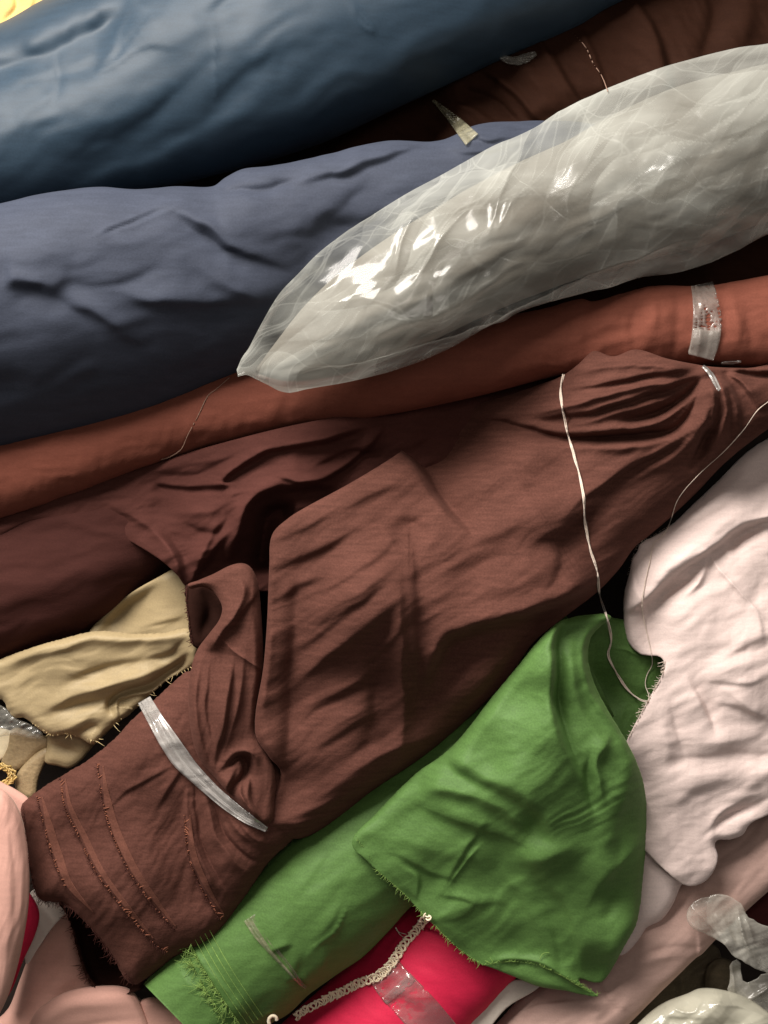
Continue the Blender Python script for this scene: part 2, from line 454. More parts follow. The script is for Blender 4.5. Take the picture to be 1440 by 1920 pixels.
def film(name, milk=(.1, .45), tint=(235, 235, 228), rough=.12, gloss=.5, scale=14, bump=.35, spec_rough=.12, bscale=45, facet=1.0, edge=.0, layer=.4):
    """thin clear plastic: lets most light through, glints, with hazy creases"""
    m, nt, out = mat_base(name); N = nt.nodes; L = nt.links
    tr = N.new('ShaderNodeBsdfTransparent'); tr.inputs[0].default_value = (.94, .94, .93, 1)
    df = N.new('ShaderNodeBsdfDiffuse'); df.inputs[0].default_value = lin(tint)
    tl = N.new('ShaderNodeBsdfTranslucent'); tl.inputs[0].default_value = lin(tint)
    gl = N.new('ShaderNodeBsdfGlossy'); gl.inputs['Roughness'].default_value = spec_rough; gl.inputs[0].default_value = (.95, .95, .95, 1)
    tc = N.new('ShaderNodeTexCoord')
    mp = N.new('ShaderNodeMapping'); mp.inputs['Rotation'].default_value = (0, 0, math.radians(-28)); mp.inputs['Scale'].default_value = (.3, 1.5, 1); L.new(tc.outputs['Object'], mp.inputs[0])
    n1 = N.new('ShaderNodeTexNoise'); n1.inputs['Scale'].default_value = scale; n1.inputs['Detail'].default_value = 6; n1.inputs['Distortion'].default_value = 1.2; L.new(mp.outputs[0], n1.inputs[0])
    r1 = N.new('ShaderNodeMapRange'); L.new(n1.outputs[0], r1.inputs[0]); r1.inputs[1].default_value = .35; r1.inputs[2].default_value = .68; r1.inputs[3].default_value = milk[0]; r1.inputs[4].default_value = milk[1]
    n2 = N.new('ShaderNodeTexVoronoi'); n2.feature = 'DISTANCE_TO_EDGE'; n2.inputs['Scale'].default_value = bscale; 
    wv = N.new('ShaderNodeMixRGB'); wv.inputs[0].default_value = .12; L.new(mp.outputs[0], wv.inputs[1]); L.new(n1.outputs[1], wv.inputs[2]); L.new(wv.outputs[0], n2.inputs[0])
    rr = N.new('ShaderNodeMapRange'); L.new(n2.outputs[0], rr.inputs[0]); rr.inputs[2].default_value = .12; rr.inputs[4].default_value = facet
    bp = N.new('ShaderNodeBump'); bp.inputs['Strength'].default_value = bump; bp.inputs['Distance'].default_value = .004
    a2 = N.new('ShaderNodeMath'); a2.operation = 'ADD'; L.new(rr.outputs[0], a2.inputs[0]); L.new(n1.outputs[0], a2.inputs[1]); L.new(a2.outputs[0], bp.inputs['Height'])
    for q in (df, gl): L.new(bp.outputs[0], q.inputs['Normal'])
    md = N.new('ShaderNodeMixShader'); md.inputs[0].default_value = .35; L.new(df.outputs[0], md.inputs[1]); L.new(tl.outputs[0], md.inputs[2])
    lw = N.new('ShaderNodeLayerWeight'); lw.inputs[0].default_value = .4
    pw = N.new('ShaderNodeMath'); pw.operation = 'POWER'; L.new(lw.outputs['Facing'], pw.inputs[0]); pw.inputs[1].default_value = 2.0
    ma = N.new('ShaderNodeMath'); ma.operation = 'MULTIPLY_ADD'; L.new(pw.outputs[0], ma.inputs[0]); ma.inputs[1].default_value = edge; L.new(r1.outputs[0], ma.inputs[2])
    ly = N.new('ShaderNodeAttribute'); ly.attribute_name = 'layers'
    lm = N.new('ShaderNodeMath'); lm.operation = 'MULTIPLY_ADD'; L.new(ly.outputs['Fac'], lm.inputs[0]); lm.inputs[1].default_value = layer; L.new(ma.outputs[0], lm.inputs[2]); ma = lm
    at = N.new('ShaderNodeAttribute'); at.attribute_name = 'crease'
    mc = N.new('ShaderNodeMath'); mc.operation = 'MULTIPLY_ADD'; L.new(at.outputs['Fac'], mc.inputs[0]); mc.inputs[1].default_value = .13; L.new(ma.outputs[0], mc.inputs[2]); mc.use_clamp = True; ma = mc
    m1 = N.new('ShaderNodeMixShader'); L.new(ma.outputs[0], m1.inputs[0]); L.new(tr.outputs[0], m1.inputs[1]); L.new(md.outputs[0], m1.inputs[2])
    fr = N.new('ShaderNodeLayerWeight'); fr.inputs[0].default_value = .25; L.new(bp.outputs[0], fr.inputs['Normal'])
    fm = N.new('ShaderNodeMapRange'); L.new(fr.outputs['Fresnel'], fm.inputs[0]); fm.inputs[3].default_value = .05 * gloss * 2; fm.inputs[4].default_value = gloss
    m2 = N.new('ShaderNodeMixShader'); L.new(fm.outputs[0], m2.inputs[0]); L.new(m1.outputs[0], m2.inputs[1]); L.new(gl.outputs[0], m2.inputs[2])
    L.new(m2.outputs[0], out.inputs[0])
    return m

M = {}
M['slate'] = fabric('slate cotton', (58, 63, 76), .7, .2, .15, .09, .16)
M['teal'] = fabric('dark teal satin', (37, 53, 67), .52, .12, .3, .09, .05)
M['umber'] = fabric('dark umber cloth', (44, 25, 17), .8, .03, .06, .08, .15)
M['rust'] = fabric('rust cotton', (120, 70, 57), .8, .22, .08, .07, .25)
M['brown'] = fabric('brown linen', (89, 57, 49), .85, .28, .06, .16, .3, slub=(35, 60, 1.0))
M['brown_shade'] = fabric('shaded brown linen', (44, 25, 20), .85, .05, .05, .12, .2)  # brown linen darkened: shade of the hollows put into its colour
M['yarn_brown'] = fabric('brown yarn ends', (140, 88, 68), .8, .3, .2, .2, .1)
M['yarn_dark'] = fabric('dark brown yarn ends', (70, 38, 32), .8, .2, .2, .2, .1)
M['plum'] = fabric('plum brown cotton', (66, 38, 34), .85, .1, .06, .08, .25)
M['green'] = fabric('leaf green satin', (86, 119, 62), .6, .28, .2, .13, .22, slub=(25, 50, .7))
M['yarn_green'] = fabric('green yarn ends', (130, 160, 84), .8, .3, .2, .2, .1)
M['plum_fold'] = fabric('plum brown folds', (76, 45, 40), .85, .2, .06, .1, .25)
M['crimson'] = fabric('crimson cotton', (200, 36, 70), .65, .2, .15, .06, .2)
M['pale'] = fabric('pale pink crepe', (222, 202, 196), .85, .25, .08, .05, .25, slub=(80, 70, 1.0))
M['lilac'] = fabric('dusty lilac cotton', (184, 153, 143), .8, .25, .1, .05, .2)
M['pink'] = fabric('salmon pink cotton', (210, 162, 148), .85, .3, .08, .04, .1)
M['khaki'] = fabric('khaki satin', (160, 142, 108), .55, .3, .25, .07, .15)
M['yarn_khaki'] = fabric('khaki yarn ends', (214, 190, 140), .8, .3, .2, .15, .1)
M['yellow'] = fabric('yellow cloth', (196, 164, 100), .7, .3, .25, .06, .1)
M['greyroll'] = fabric('grey beige cloth', (112, 108, 101), .75, .2, .1, .05, .1)
M['olive'] = fabric('dark olive cloth', (96, 86, 70), .8, .1, .2, .15, .2)
M['wine'] = fabric('dark wine cloth', (70, 26, 26), .8, .1, .2, .1, .2)
M['cord'] = fabric('white cotton thread', (226, 208, 192), .7, .3, .3, .1, .1)
M['dimcord'] = fabric('fine grey thread', (150, 120, 104), .7, .3, .3, .1, .1)
M['lace'] = fabric('ecru crochet yarn', (255, 238, 208), .75, .4, .25, .06, .2)
M['paper'] = fabric('white paper', (214, 204, 192), .7, .05, .25, .04, .08)
M['leather'] = fabric('beige leather strap', (150, 130, 98), .5, .1, .4, .12, .5, cloud=30, gscale=260)
M['gold'] = fabric('gold braid', (190, 160, 96), .4, .2, .5, .3, .8, gscale=260)
M['cream'] = fabric('cream cloth', (226, 210, 176), .7, .2, .25, .05, .1)
M['floor'] = fabric('dark floor boards', (40, 32, 28), .8, .05, .2, .15, .2)
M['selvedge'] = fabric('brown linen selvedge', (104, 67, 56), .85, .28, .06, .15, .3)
M['tape_clear'] = film('clear packing tape', (.02, .14), (236, 228, 224), gloss=.55, bump=.05, scale=24, facet=0, spec_rough=.14, layer=0)
M['film'] = film('clear polythene bag', (.02, .30), (230, 232, 224), scale=5, bump=.03, bscale=6, gloss=.26, spec_rough=.16, facet=0, edge=.25, layer=.36)
M['tape'] = film('clear adhesive tape', (.14, .30), (228, 220, 212), gloss=.4, bump=.04, scale=20, facet=0, spec_rough=.16)
M['tie'] = film('stretched plastic tie', (.22, .66), (240, 235, 230), gloss=.9, bump=.06, scale=30, facet=0, spec_rough=.24, layer=0)
M['faint'] = film('thin plastic tie', (.12, .42), (196, 190, 160), gloss=.22, bump=.05, scale=50, facet=0, spec_rough=.25, layer=0)
M['scrap'] = film('crumpled cellophane', (.10, .36), (232, 228, 216), gloss=.36, bump=.03, scale=20, facet=0, edge=.3, spec_rough=.14, layer=.35)
M['bagwhite'] = film('cloudy plastic bag', (.7, .92), (226, 222, 202), gloss=.4, bump=.06, scale=14, facet=0, spec_rough=.18)

# ================================================================== THE PILE
# ---- setting: the surface under the pile
make_mesh('floor', [(-1500, -1500, -330), (2900, -1500, -330), (2900, 3400, -330), (-1500, 3400, -330)], [[0, 3, 2, 1]], M['floor'], kind='structure', raster=False)

# ---- far back, top left
cloth('folded_cloth', [(-160, -160), (260, -160), (200, -20), (120, 60), (20, 110), (-160, 150)], M['yellow'], [(0, 0, -60), (150, -60, -40)], R=40, drop=30,
      st=[('v', [(10, -30), (30, 10), (10, 40)], 8, 10), ('r', [(40, -40), (55, 0), (40, 40)], 9, 8)],
      label='bright yellow cloth peeking out at the top left corner', cat='cloth')

tube('fabric_roll', [(-160, 95), (0, 44), (70, 6), (160, -40), (330, -110), (760, -270), (1300, -470)],
     [(-160, 470), (0, 425), (200, 375), (400, 330), (600, 270), (740, 205), (950, 108), (1080, 52), (1150, 10), (1500, -150)],
     [-40, -40, -50, -60], [.8, .8, .8], M['teal'],
     st=[('s', [(640, 60), (480, 170), (330, 270), (170, 330), (20, 400)], 20, -10, 'b', 60), ('v', [(190, 40), (170, 110), (60, 160)], 26, 14),
         ('c', [(215, 80), (180, 135), (260, 92), (330, 88)], 4, 5), ('s', [(250, 0), (215, 90), (180, 150)], 8, 7, 'b', 30),
         ('v', [(110, 100), (112, 170), (90, 200)], 8, 6), ('v', [(420, 100), (360, 150), (280, 220), (150, 300)], 22, 8), ('r', [(330, 150), (200, 220), (60, 250)], 26, 8),
         ('v', [(-80, 150), (0, 112), (90, 88), (180, 50), (260, -10)], 36, 46, 'n'), ('v', [(380, 30), (420, 10), (470, -20)], 20, 14), ('k', [(660, 5), (690, 60), (650, 0)], 5, 5), ('k', [(400, 75), (405, 180)], 4, 3),
         ('r', [(620, 30), (500, 90), (400, 130)], 28, 8), ('v', [(520, 100), (450, 150), (400, 210)], 18, 6)],
     wr=[(28, 260, 90, 6, 2, 0)], n=300, m=220, warp=10, skew=.1, sk=.6,
     label='dark teal fabric roll across the top edge, brightly lit on its upper side', cat='fabric roll', group='rolls of cloth in the pile')

# ---- dark umber gathered cloth behind the wrapped roll
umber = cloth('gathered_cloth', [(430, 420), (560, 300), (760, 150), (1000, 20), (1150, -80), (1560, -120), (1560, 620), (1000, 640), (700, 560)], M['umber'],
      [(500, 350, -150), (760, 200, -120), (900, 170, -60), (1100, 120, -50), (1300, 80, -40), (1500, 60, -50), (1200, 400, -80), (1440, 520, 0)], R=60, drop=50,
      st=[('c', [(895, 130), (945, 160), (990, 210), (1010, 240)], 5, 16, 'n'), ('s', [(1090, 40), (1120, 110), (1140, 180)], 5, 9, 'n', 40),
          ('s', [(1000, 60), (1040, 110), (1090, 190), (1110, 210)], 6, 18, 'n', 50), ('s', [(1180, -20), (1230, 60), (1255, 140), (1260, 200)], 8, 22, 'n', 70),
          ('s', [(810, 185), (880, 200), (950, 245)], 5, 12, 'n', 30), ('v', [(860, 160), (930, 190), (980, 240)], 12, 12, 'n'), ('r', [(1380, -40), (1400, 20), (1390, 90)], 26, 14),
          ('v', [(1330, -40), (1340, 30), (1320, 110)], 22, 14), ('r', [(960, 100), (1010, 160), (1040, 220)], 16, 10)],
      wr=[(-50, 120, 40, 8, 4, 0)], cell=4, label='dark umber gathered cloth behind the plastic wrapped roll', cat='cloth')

# ---- slate roll
slate = tube('fabric_roll', [(-160, 410), (-60, 392), (0, 383), (100, 362), (190, 354), (260, 357), (330, 352), (398, 353), (425, 335), (460, 320), (520, 316), (620, 300), (720, 272), (830, 259), (880, 238), (950, 226), (1040, 222), (1160, 240)],
     [(-160, 885), (0, 848), (150, 813), (300, 768), (440, 706), (560, 650), (700, 590), (850, 520), (1000, 440), (1120, 380), (1230, 330)],
     [45, 50, 50, 60, 70], [.86, .84, .8, .75, .7], M['slate'],
     st=[('c', [(560, 348), (620, 332), (690, 308), (770, 284)], 3.5, 12), ('v', [(425, 362), (480, 352), (545, 345)], 9, 9), ('r', [(400, 350), (450, 330), (520, 325), (640, 308)], 14, 6),
         ('s', [(470, 500), (420, 455), (350, 412), (290, 388)], 9, 12, 'b', 40), ('v', [(320, 410), (370, 440), (440, 480), (520, 510)], 14, 10),
         ('k', [(180, 442), (240, 418), (305, 390)], 3, 3), ('k', [(196, 450), (250, 428), (318, 396)], 3, 3), ('v', [(188, 446), (250, 420), (312, 392)], 8, 3.5, 'n'),
         ('v', [(0, 545), (60, 550), (150, 592), (230, 620)], 15, 4, 'e'), ('r', [(0, 520), (60, 525), (120, 550)], 16, 9, 'e'), ('r', [(150, 570), (220, 610), (260, 640)], 14, 8),
         ('r', [(190, 545), (320, 552), (430, 553), (540, 545)], 20, 13), ('r', [(380, 500), (440, 530), (520, 556)], 16, 8), ('v', [(290, 500), (200, 545), (120, 540)], 20, 6),
         ('v', [(600, 420), (680, 430), (720, 400)], 24, 8), ('r', [(480, 420), (560, 430), (640, 390)], 30, 7), ('c', [(880, 250), (920, 262), (960, 258)], 3, 6), ('c', [(850, 285), (910, 282), (960, 272)], 3, 4),
         ('v', [(700, 340), (640, 400), (560, 470)], 26, 7), ('r', [(120, 470), (60, 480), (0, 470)], 30, 6)],
     wr=[(14, 240, 90, 9, 6, 0)], n=330, m=260, warp=8, skew=.5, sk=1.35,
     label='slate blue fabric roll with a sagging wrinkled surface, left of the plastic wrapped roll', cat='fabric roll', group='rolls of cloth in the pile')

# ---- plum roll low on the left and rust roll above it
plum = tube('fabric_roll', [(-160, 990), (0, 940), (120, 900), (300, 860), (520, 810), (760, 760)], [(-160, 1290), (0, 1240), (80, 1212), (160, 1185), (240, 1130), (330, 1070), (480, 1010), (700, 960)],
     [-134, -134, -145], [.85, .8, .7], M['plum'], st=[('v', [(0, 1010), (150, 985), (300, 1000)], 16, 5), ('r', [(40, 975), (130, 978), (260, 1020)], 10, 5)],
     wr=[(16, 140, 40, 5, 11, 0)], n=200, m=160, label='plum brown fabric roll lying in shade above the khaki cloth', cat='fabric roll', group='rolls of cloth in the pile')
RA = (720, 760, -40)
rust = thing('fabric_roll', RA, 'slender rust coloured fabric roll with a band of clear tape at its right end', 'fabric roll', 'rolls of cloth in the pile')
tube('rolled_fabric', [(-160, 850), (0, 805), (200, 750), (440, 680), (650, 640), (850, 610), (960, 590), (1030, 577), (1090, 562), (1110, 566), (1170, 552), (1230, 536), (1290, 536), (1330, 536), (1440, 516), (1600, 490)],
     [(-160, 1020), (0, 972), (130, 930), (260, 880), (400, 838), (530, 806), (650, 787), (760, 772), (900, 742), (1060, 702), (1180, 690), (1290, 684), (1440, 690), (1600, 690)],
     [-45, -40, -20, 30, 72, 75], [.95, .95, .95, .95, .95], M['rust'], rust,
     st=[('v', [(1200, 560), (1185, 610), (1190, 650)], 12, 6), ('r', [(1170, 565), (1150, 600), (1090, 630)], 14, 6), ('r', [(1230, 570), (1225, 620)], 12, 6), ('v', [(1270, 560), (1265, 640)], 10, 5),
         ('v', [(1352, 560), (1360, 620), (1345, 650)], 8, 5), ('r', [(1375, 570), (1385, 620), (1380, 650)], 8, 6), ('v', [(1398, 580), (1405, 640)], 7, 4), ('s', [(900, 640), (1030, 635), (1120, 640)], 14, 5, 'b', 40),
         ('k', [(735, 690), (752, 730), (745, 775)], 3, 1.6), ('c', [(760, 690), (772, 730), (762, 770)], 3, 1.6), ('r', [(1300, 580), (1440, 560)], 16, 4)],
     wr=[(12, 160, 40, 5, 15, 0), (80, 50, 20, 1.6, 17, 0)], n=380, m=120)

# ---- roll in a clear bag
greyroll = tube('fabric_roll', [(480, 692), (512, 648), (574, 570), (656, 496), (786, 410), (914, 334), (1062, 262), (1180, 200), (1296, 154), (1444, 120), (1600, 92)],
     [(480, 700), (540, 715), (630, 705), (740, 670), (850, 620), (960, 570), (1080, 525), (1200, 490), (1320, 460), (1440, 415), (1600, 370)],
     [165, 184, 176, 143, 98, 80, 73], [.55, .7, .75, .75, .75], M['greyroll'],
     st=[('v', [(620, 640), (780, 590), (960, 500)], 14, 8), ('r', [(640, 610), (800, 550), (980, 450)], 18, 8), ('s', [(700, 520), (900, 430), (1100, 340)], 10, 5, 'b', 50)],
     wr=[(26, 140, 40, 8, 19, 0)], n=220, m=140, raster=True,
     label='grey beige fabric roll inside the clear plastic bag', cat='fabric roll', group='rolls of cloth in the pile')
bag = tube('plastic_bag', [(444, 694), (462, 664), (482, 622), (522, 553), (560, 512), (602, 470), (680, 415), (760, 364), (830, 326), (900, 286), (980, 250), (1050, 215), (1110, 183), (1160, 157), (1230, 130), (1290, 112), (1370, 92), (1440, 82), (1620, 60)],
     [(446, 706), (462, 703), (480, 711), (522, 729), (570, 728), (622, 722), (690, 708), (742, 694), (800, 673), (850, 650), (920, 610), (945, 603), (968, 588), (1030, 566), (1080, 552), (1200, 521), (1260, 513), (1320, 496), (1380, 470), (1440, 440), (1620, 380)],
     [160, 186, 178, 145, 100, 82, 75], [.6, .78, .84, .84, .84], M['film'], wr=[(26, 200, 60, 6, 23, 0)], cr=[(5, 26, 120, 16, 7, 2.6), (8, 48, 90, 6, 6, 1.9)],
     st=[('k', [(800, 410), (775, 425), (752, 470), (742, 505)], 4, 7), ('k', [(872, 395), (830, 450), (785, 515)], 4, 6), ('k', [(975, 290), (950, 340), (925, 415)], 9, 12), ('k', [(965, 375), (940, 420)], 5, 7),
         ('r', [(690, 630), (800, 590), (900, 545), (980, 490)], 12, 10), ('k', [(600, 690), (760, 660), (900, 605), (1080, 520), (1300, 440)], 7, 9),
         ('v', [(560, 700), (700, 680), (820, 640)], 10, 8)], n=760, m=420, raster=True,
     label='long clear plastic bag round the grey roll, gathered to a point at its left end', cat='plastic bag')

# ---- brown cloth: drape over its own roll, tied at both ends
BR = (760, 1150, -60)
brown = thing('fabric_roll', BR, 'large brown roll with loose draped cloth, tied near its lower left end', 'fabric roll', 'rolls of cloth in the pile')
# folds behind the drape, towards the rust roll
cloth('back_fold', [(-40, 1010), (60, 950), (170, 905), (270, 875), (400, 835), (560, 795), (760, 760), (900, 735), (1060, 700), (1060, 860), (760, 980), (560, 1080), (490, 1110), (440, 1075), (400, 1085), (352, 1100), (332, 1078), (298, 1048), (228, 1008), (150, 984), (60, 976)],
      M['plum_fold'], [(0, 980, -34), (200, 930, -34), (330, 1040, -22), (420, 960, 22), (560, 880, 28), (700, 830, 5), (900, 800, -20), (500, 1080, -60)], R=8, drop=4,
      st=[('s', [(690, 800), (600, 830), (500, 850), (420, 900), (455, 905)], 6, 20, 'n', 34), ('s', [(730, 790), (690, 840), (640, 880), (580, 905), (500, 890)], 6, 18, 'n', 34),
          ('r', [(640, 910), (560, 905), (500, 915), (465, 945), (445, 1000), (420, 1060)], 13, 26, 'n'), ('v', [(560, 950), (505, 965), (490, 1030), (480, 1080)], 18, 50, 'n'),
          ('s', [(280, 905), (360, 915), (440, 912)], 6, -14, 'n', 40), ('c', [(300, 1000), (330, 1040), (350, 1095)], 7, 24), ('r', [(215, 950), (280, 985), (320, 1030)], 10, 8),
          ('c', [(430, 1000), (395, 1040), (365, 1090)], 6, 16), ('r', [(400, 990), (375, 1040), (360, 1085)], 9, 10), ('v', [(350, 985), (400, 1000), (440, 960)], 10, 8), ('r', [(340, 960), (400, 955), (440, 930)], 14, 8),
          ('c', [(560, 838), (640, 820), (700, 800)], 5, 8), ('v', [(450, 850), (370, 890), (300, 890)], 12, 10), ('v', [(600, 870), (650, 850), (700, 850)], 8, 10)],
      wr=[(20, 90, 26, 7, 39, 0)], cell=2.5, parent=brown, soft=2, sk=1.6, skirt=3, label='dark plum folds bunched behind the drape')
# closed end: the roll with its frayed selvedges
ENDP = [(358, 1258), (330, 1275), (300, 1302), (270, 1330), (245, 1352), (215, 1385), (165, 1425), (115, 1455), (75, 1480), (42, 1508), (40, 1530), (48, 1570), (55, 1620), (64, 1665), (74, 1686), (100, 1692), (122, 1694), (138, 1708), (165, 1735), (190, 1765), (215, 1800), (232, 1832), (250, 1846), (270, 1838), (300, 1815), (330, 1792), (370, 1775), (400, 1760), (420, 1738), (445, 1702), (470, 1665), (505, 1615), (545, 1578), (560, 1560), (560, 1480), (500, 1380), (430, 1300)]
cloth('rolled_fabric', ENDP, M['brown'], [(90, 1560, 10), (200, 1500, 40), (300, 1420, 70), (420, 1420, 60), (250, 1650, 60), (350, 1700, 30), (420, 1600, 60), (250, 1800, 10), (500, 1560, 60)], R=70, drop=60,
      st=[('s', [(183, 1430), (190, 1490), (205, 1550), (240, 1630), (285, 1695), (330, 1745)], 3, -11, 'n', 30), ('s', [(113, 1455), (122, 1515), (148, 1570), (180, 1635), (232, 1705), (285, 1765), (320, 1790)], 3, -10, 'n', 26),
          ('s', [(70, 1490), (84, 1555), (100, 1610), (120, 1665), (170, 1720)], 3, -9, 'n', 22), ('s', [(350, 1470), (344, 1540), (352, 1600), (375, 1660), (415, 1728)], 3, -12, 'n', 28),
          ('c', [(205, 1515), (250, 1480), (315, 1442)], 3, 7), ('c', [(300, 1510), (325, 1470), (345, 1440)], 3.5, 9),
          ('r', [(350, 1465), (352, 1540), (372, 1600), (410, 1690)], 6, 12, 's'), ('v', [(366, 1470), (370, 1550), (395, 1620), (430, 1680)], 5, 12), ('r', [(385, 1490), (400, 1560), (440, 1620), (470, 1640)], 7, 12),
          ('v', [(400, 1500), (425, 1570), (465, 1610), (490, 1615)], 5, 13), ('r', [(420, 1510), (450, 1560), (500, 1595)], 8, 10), ('c', [(440, 1530), (475, 1575), (520, 1590)], 4, 10),
          ('v', [(300, 1380), (345, 1420), (360, 1460)], 12, 6), ('r', [(250, 1430), (310, 1400), (350, 1380)], 24, 6), ('v', [(300, 1560), (330, 1640), (350, 1700)], 24, 7), ('r', [(260, 1560), (300, 1650), (340, 1720)], 20, 5)],
      wr=[(60, 120, 30, 4, 44, 0), (20, 60, 20, 1.5, 47, 0)], cell=2, parent=brown, ragged=1.6, skirt=40)
cloth('roll_opening', [(110, 1680), (128, 1720), (142, 1770), (155, 1815), (175, 1850), (205, 1862), (245, 1862), (275, 1840), (240, 1770), (190, 1715), (150, 1680)], M['brown_shade'],
      [(150, 1720, -170), (180, 1800, -190), (240, 1840, -160), (220, 1780, -200)], R=22, drop=-74, st=[('r', [(215, 1856), (230, 1830), (228, 1800)], 6, 10), ('r', [(240, 1850), (250, 1830)], 6, 8)], cell=2.5, parent=brown, ragged=3, skirt=20)  # hollow roll end, its shade painted by the dark cloth colour
# the narrow curl beside the drape
cloth('curl_lining', [(348, 1098), (365, 1096), (390, 1095), (415, 1115), (425, 1150), (405, 1190), (375, 1215), (358, 1205), (354, 1170), (349, 1130)], M['brown_shade'],
      [(360, 1150, 20), (400, 1150, -10)], R=14, drop=8, st=[('v', [(385, 1110), (395, 1150), (380, 1190)], 14, 16)], cell=2, parent=brown, ragged=2.5)  # inside of the curl, shade carried by the darkened colour
cloth('loose_flap', [(352, 1099), (372, 1088), (400, 1076), (432, 1060), (456, 1056), (472, 1066), (484, 1095), (490, 1150), (494, 1230), (492, 1300), (480, 1370), (500, 1410), (515, 1445), (515, 1500), (505, 1545), (470, 1530), (440, 1500), (400, 1455), (372, 1420), (358, 1370), (353, 1310), (358, 1255), (370, 1218), (392, 1188), (412, 1160), (416, 1135), (400, 1108), (378, 1098)],
      M['brown'], [(390, 1095, 60), (460, 1090, 100), (440, 1160, 100), (380, 1300, 95), (460, 1300, 80), (440, 1420, 90), (490, 1500, 85)], R=16, drop=22,
      st=[('r', [(440, 1075), (456, 1110), (440, 1150), (410, 1190), (385, 1230)], 11, 12, 'n'), ('c', [(417, 1190), (440, 1170), (478, 1120)], 4, 6), ('k', [(412, 1195), (440, 1220), (482, 1250)], 5, 5),
          ('c', [(437, 1250), (432, 1300), (425, 1350), (412, 1400), (405, 1440)], 4, 16), ('r', [(455, 1230), (448, 1310), (430, 1370), (412, 1430)], 9, 10), ('c', [(480, 1160), (485, 1260), (478, 1350)], 6, 12, 'b'),
          ('r', [(375, 1250), (368, 1320), (380, 1390)], 9, 8), ('c', [(395, 1260), (390, 1330), (400, 1400)], 3, 5), ('c', [(370, 1330), (375, 1370), (392, 1420)], 3, 5),
          ('v', [(430, 1435), (450, 1420), (460, 1440), (440, 1480)], 7, 20), ('r', [(415, 1440), (440, 1415), (470, 1410), (480, 1440)], 7, 14), ('c', [(440, 1450), (432, 1490), (450, 1520)], 4, 16), ('r', [(455, 1450), (452, 1490), (480, 1530)], 6, 10), ('c', [(470, 1460), (472, 1500), (495, 1535)], 3, 12)],
      wr=[(85, 90, 18, 3, 50, 0)], cell=1.8, parent=brown, soft=2, sk=1.7)
# the large drape
DR = [(510, 1003, 24, 26), (540, 972, 20, 22), (575, 950, 12, 14), (640, 915, 12, 14), (700, 880, 10, 14), (752, 846, 8, 12), (766, 830, 12, 20), (790, 795, 40, 40), (860, 768, 50, 40), (950, 742, 40, 34), (1020, 718, 30, 24), (1055, 704, 16, 16), (1085, 682, 10, 8), (1108, 660, 6, 6), (1118, 658, 6, 6), (1150, 668, 6, 6), (1192, 655, 8, 8), (1250, 672, 20, 14), (1310, 684, 30, 22), (1340, 688, 30, 22), (1400, 690, 30, 24), (1480, 690, 30, 24),
      (1480, 770, 50, 50), (1425, 815, 50, 50), (1380, 850, 50, 60), (1345, 882, 70, 80), (1308, 922, 80, 90), (1255, 972, 80, 90), (1215, 1006, 80, 90), (1190, 1026, 70, 80), (1160, 1068, 60, 70), (1120, 1110, 70, 90), (1060, 1156, 60, 80), (1000, 1205, 60, 80), (950, 1275, 60, 80), (880, 1345, 60, 80), (800, 1414, 60, 80), (700, 1482, 80, 90), (620, 1545, 60, 70), (565, 1572, 40, 50), (530, 1568, 24, 30),
      (506, 1558, 14, 20), (490, 1540, 10, 16), (516, 1484, 8, 16), (526, 1446, 8, 16), (508, 1424, 10, 20), (478, 1372, 24, 28), (494, 1250, 28, 30), (501, 1160, 28, 30), (505, 1060, 28, 30)]
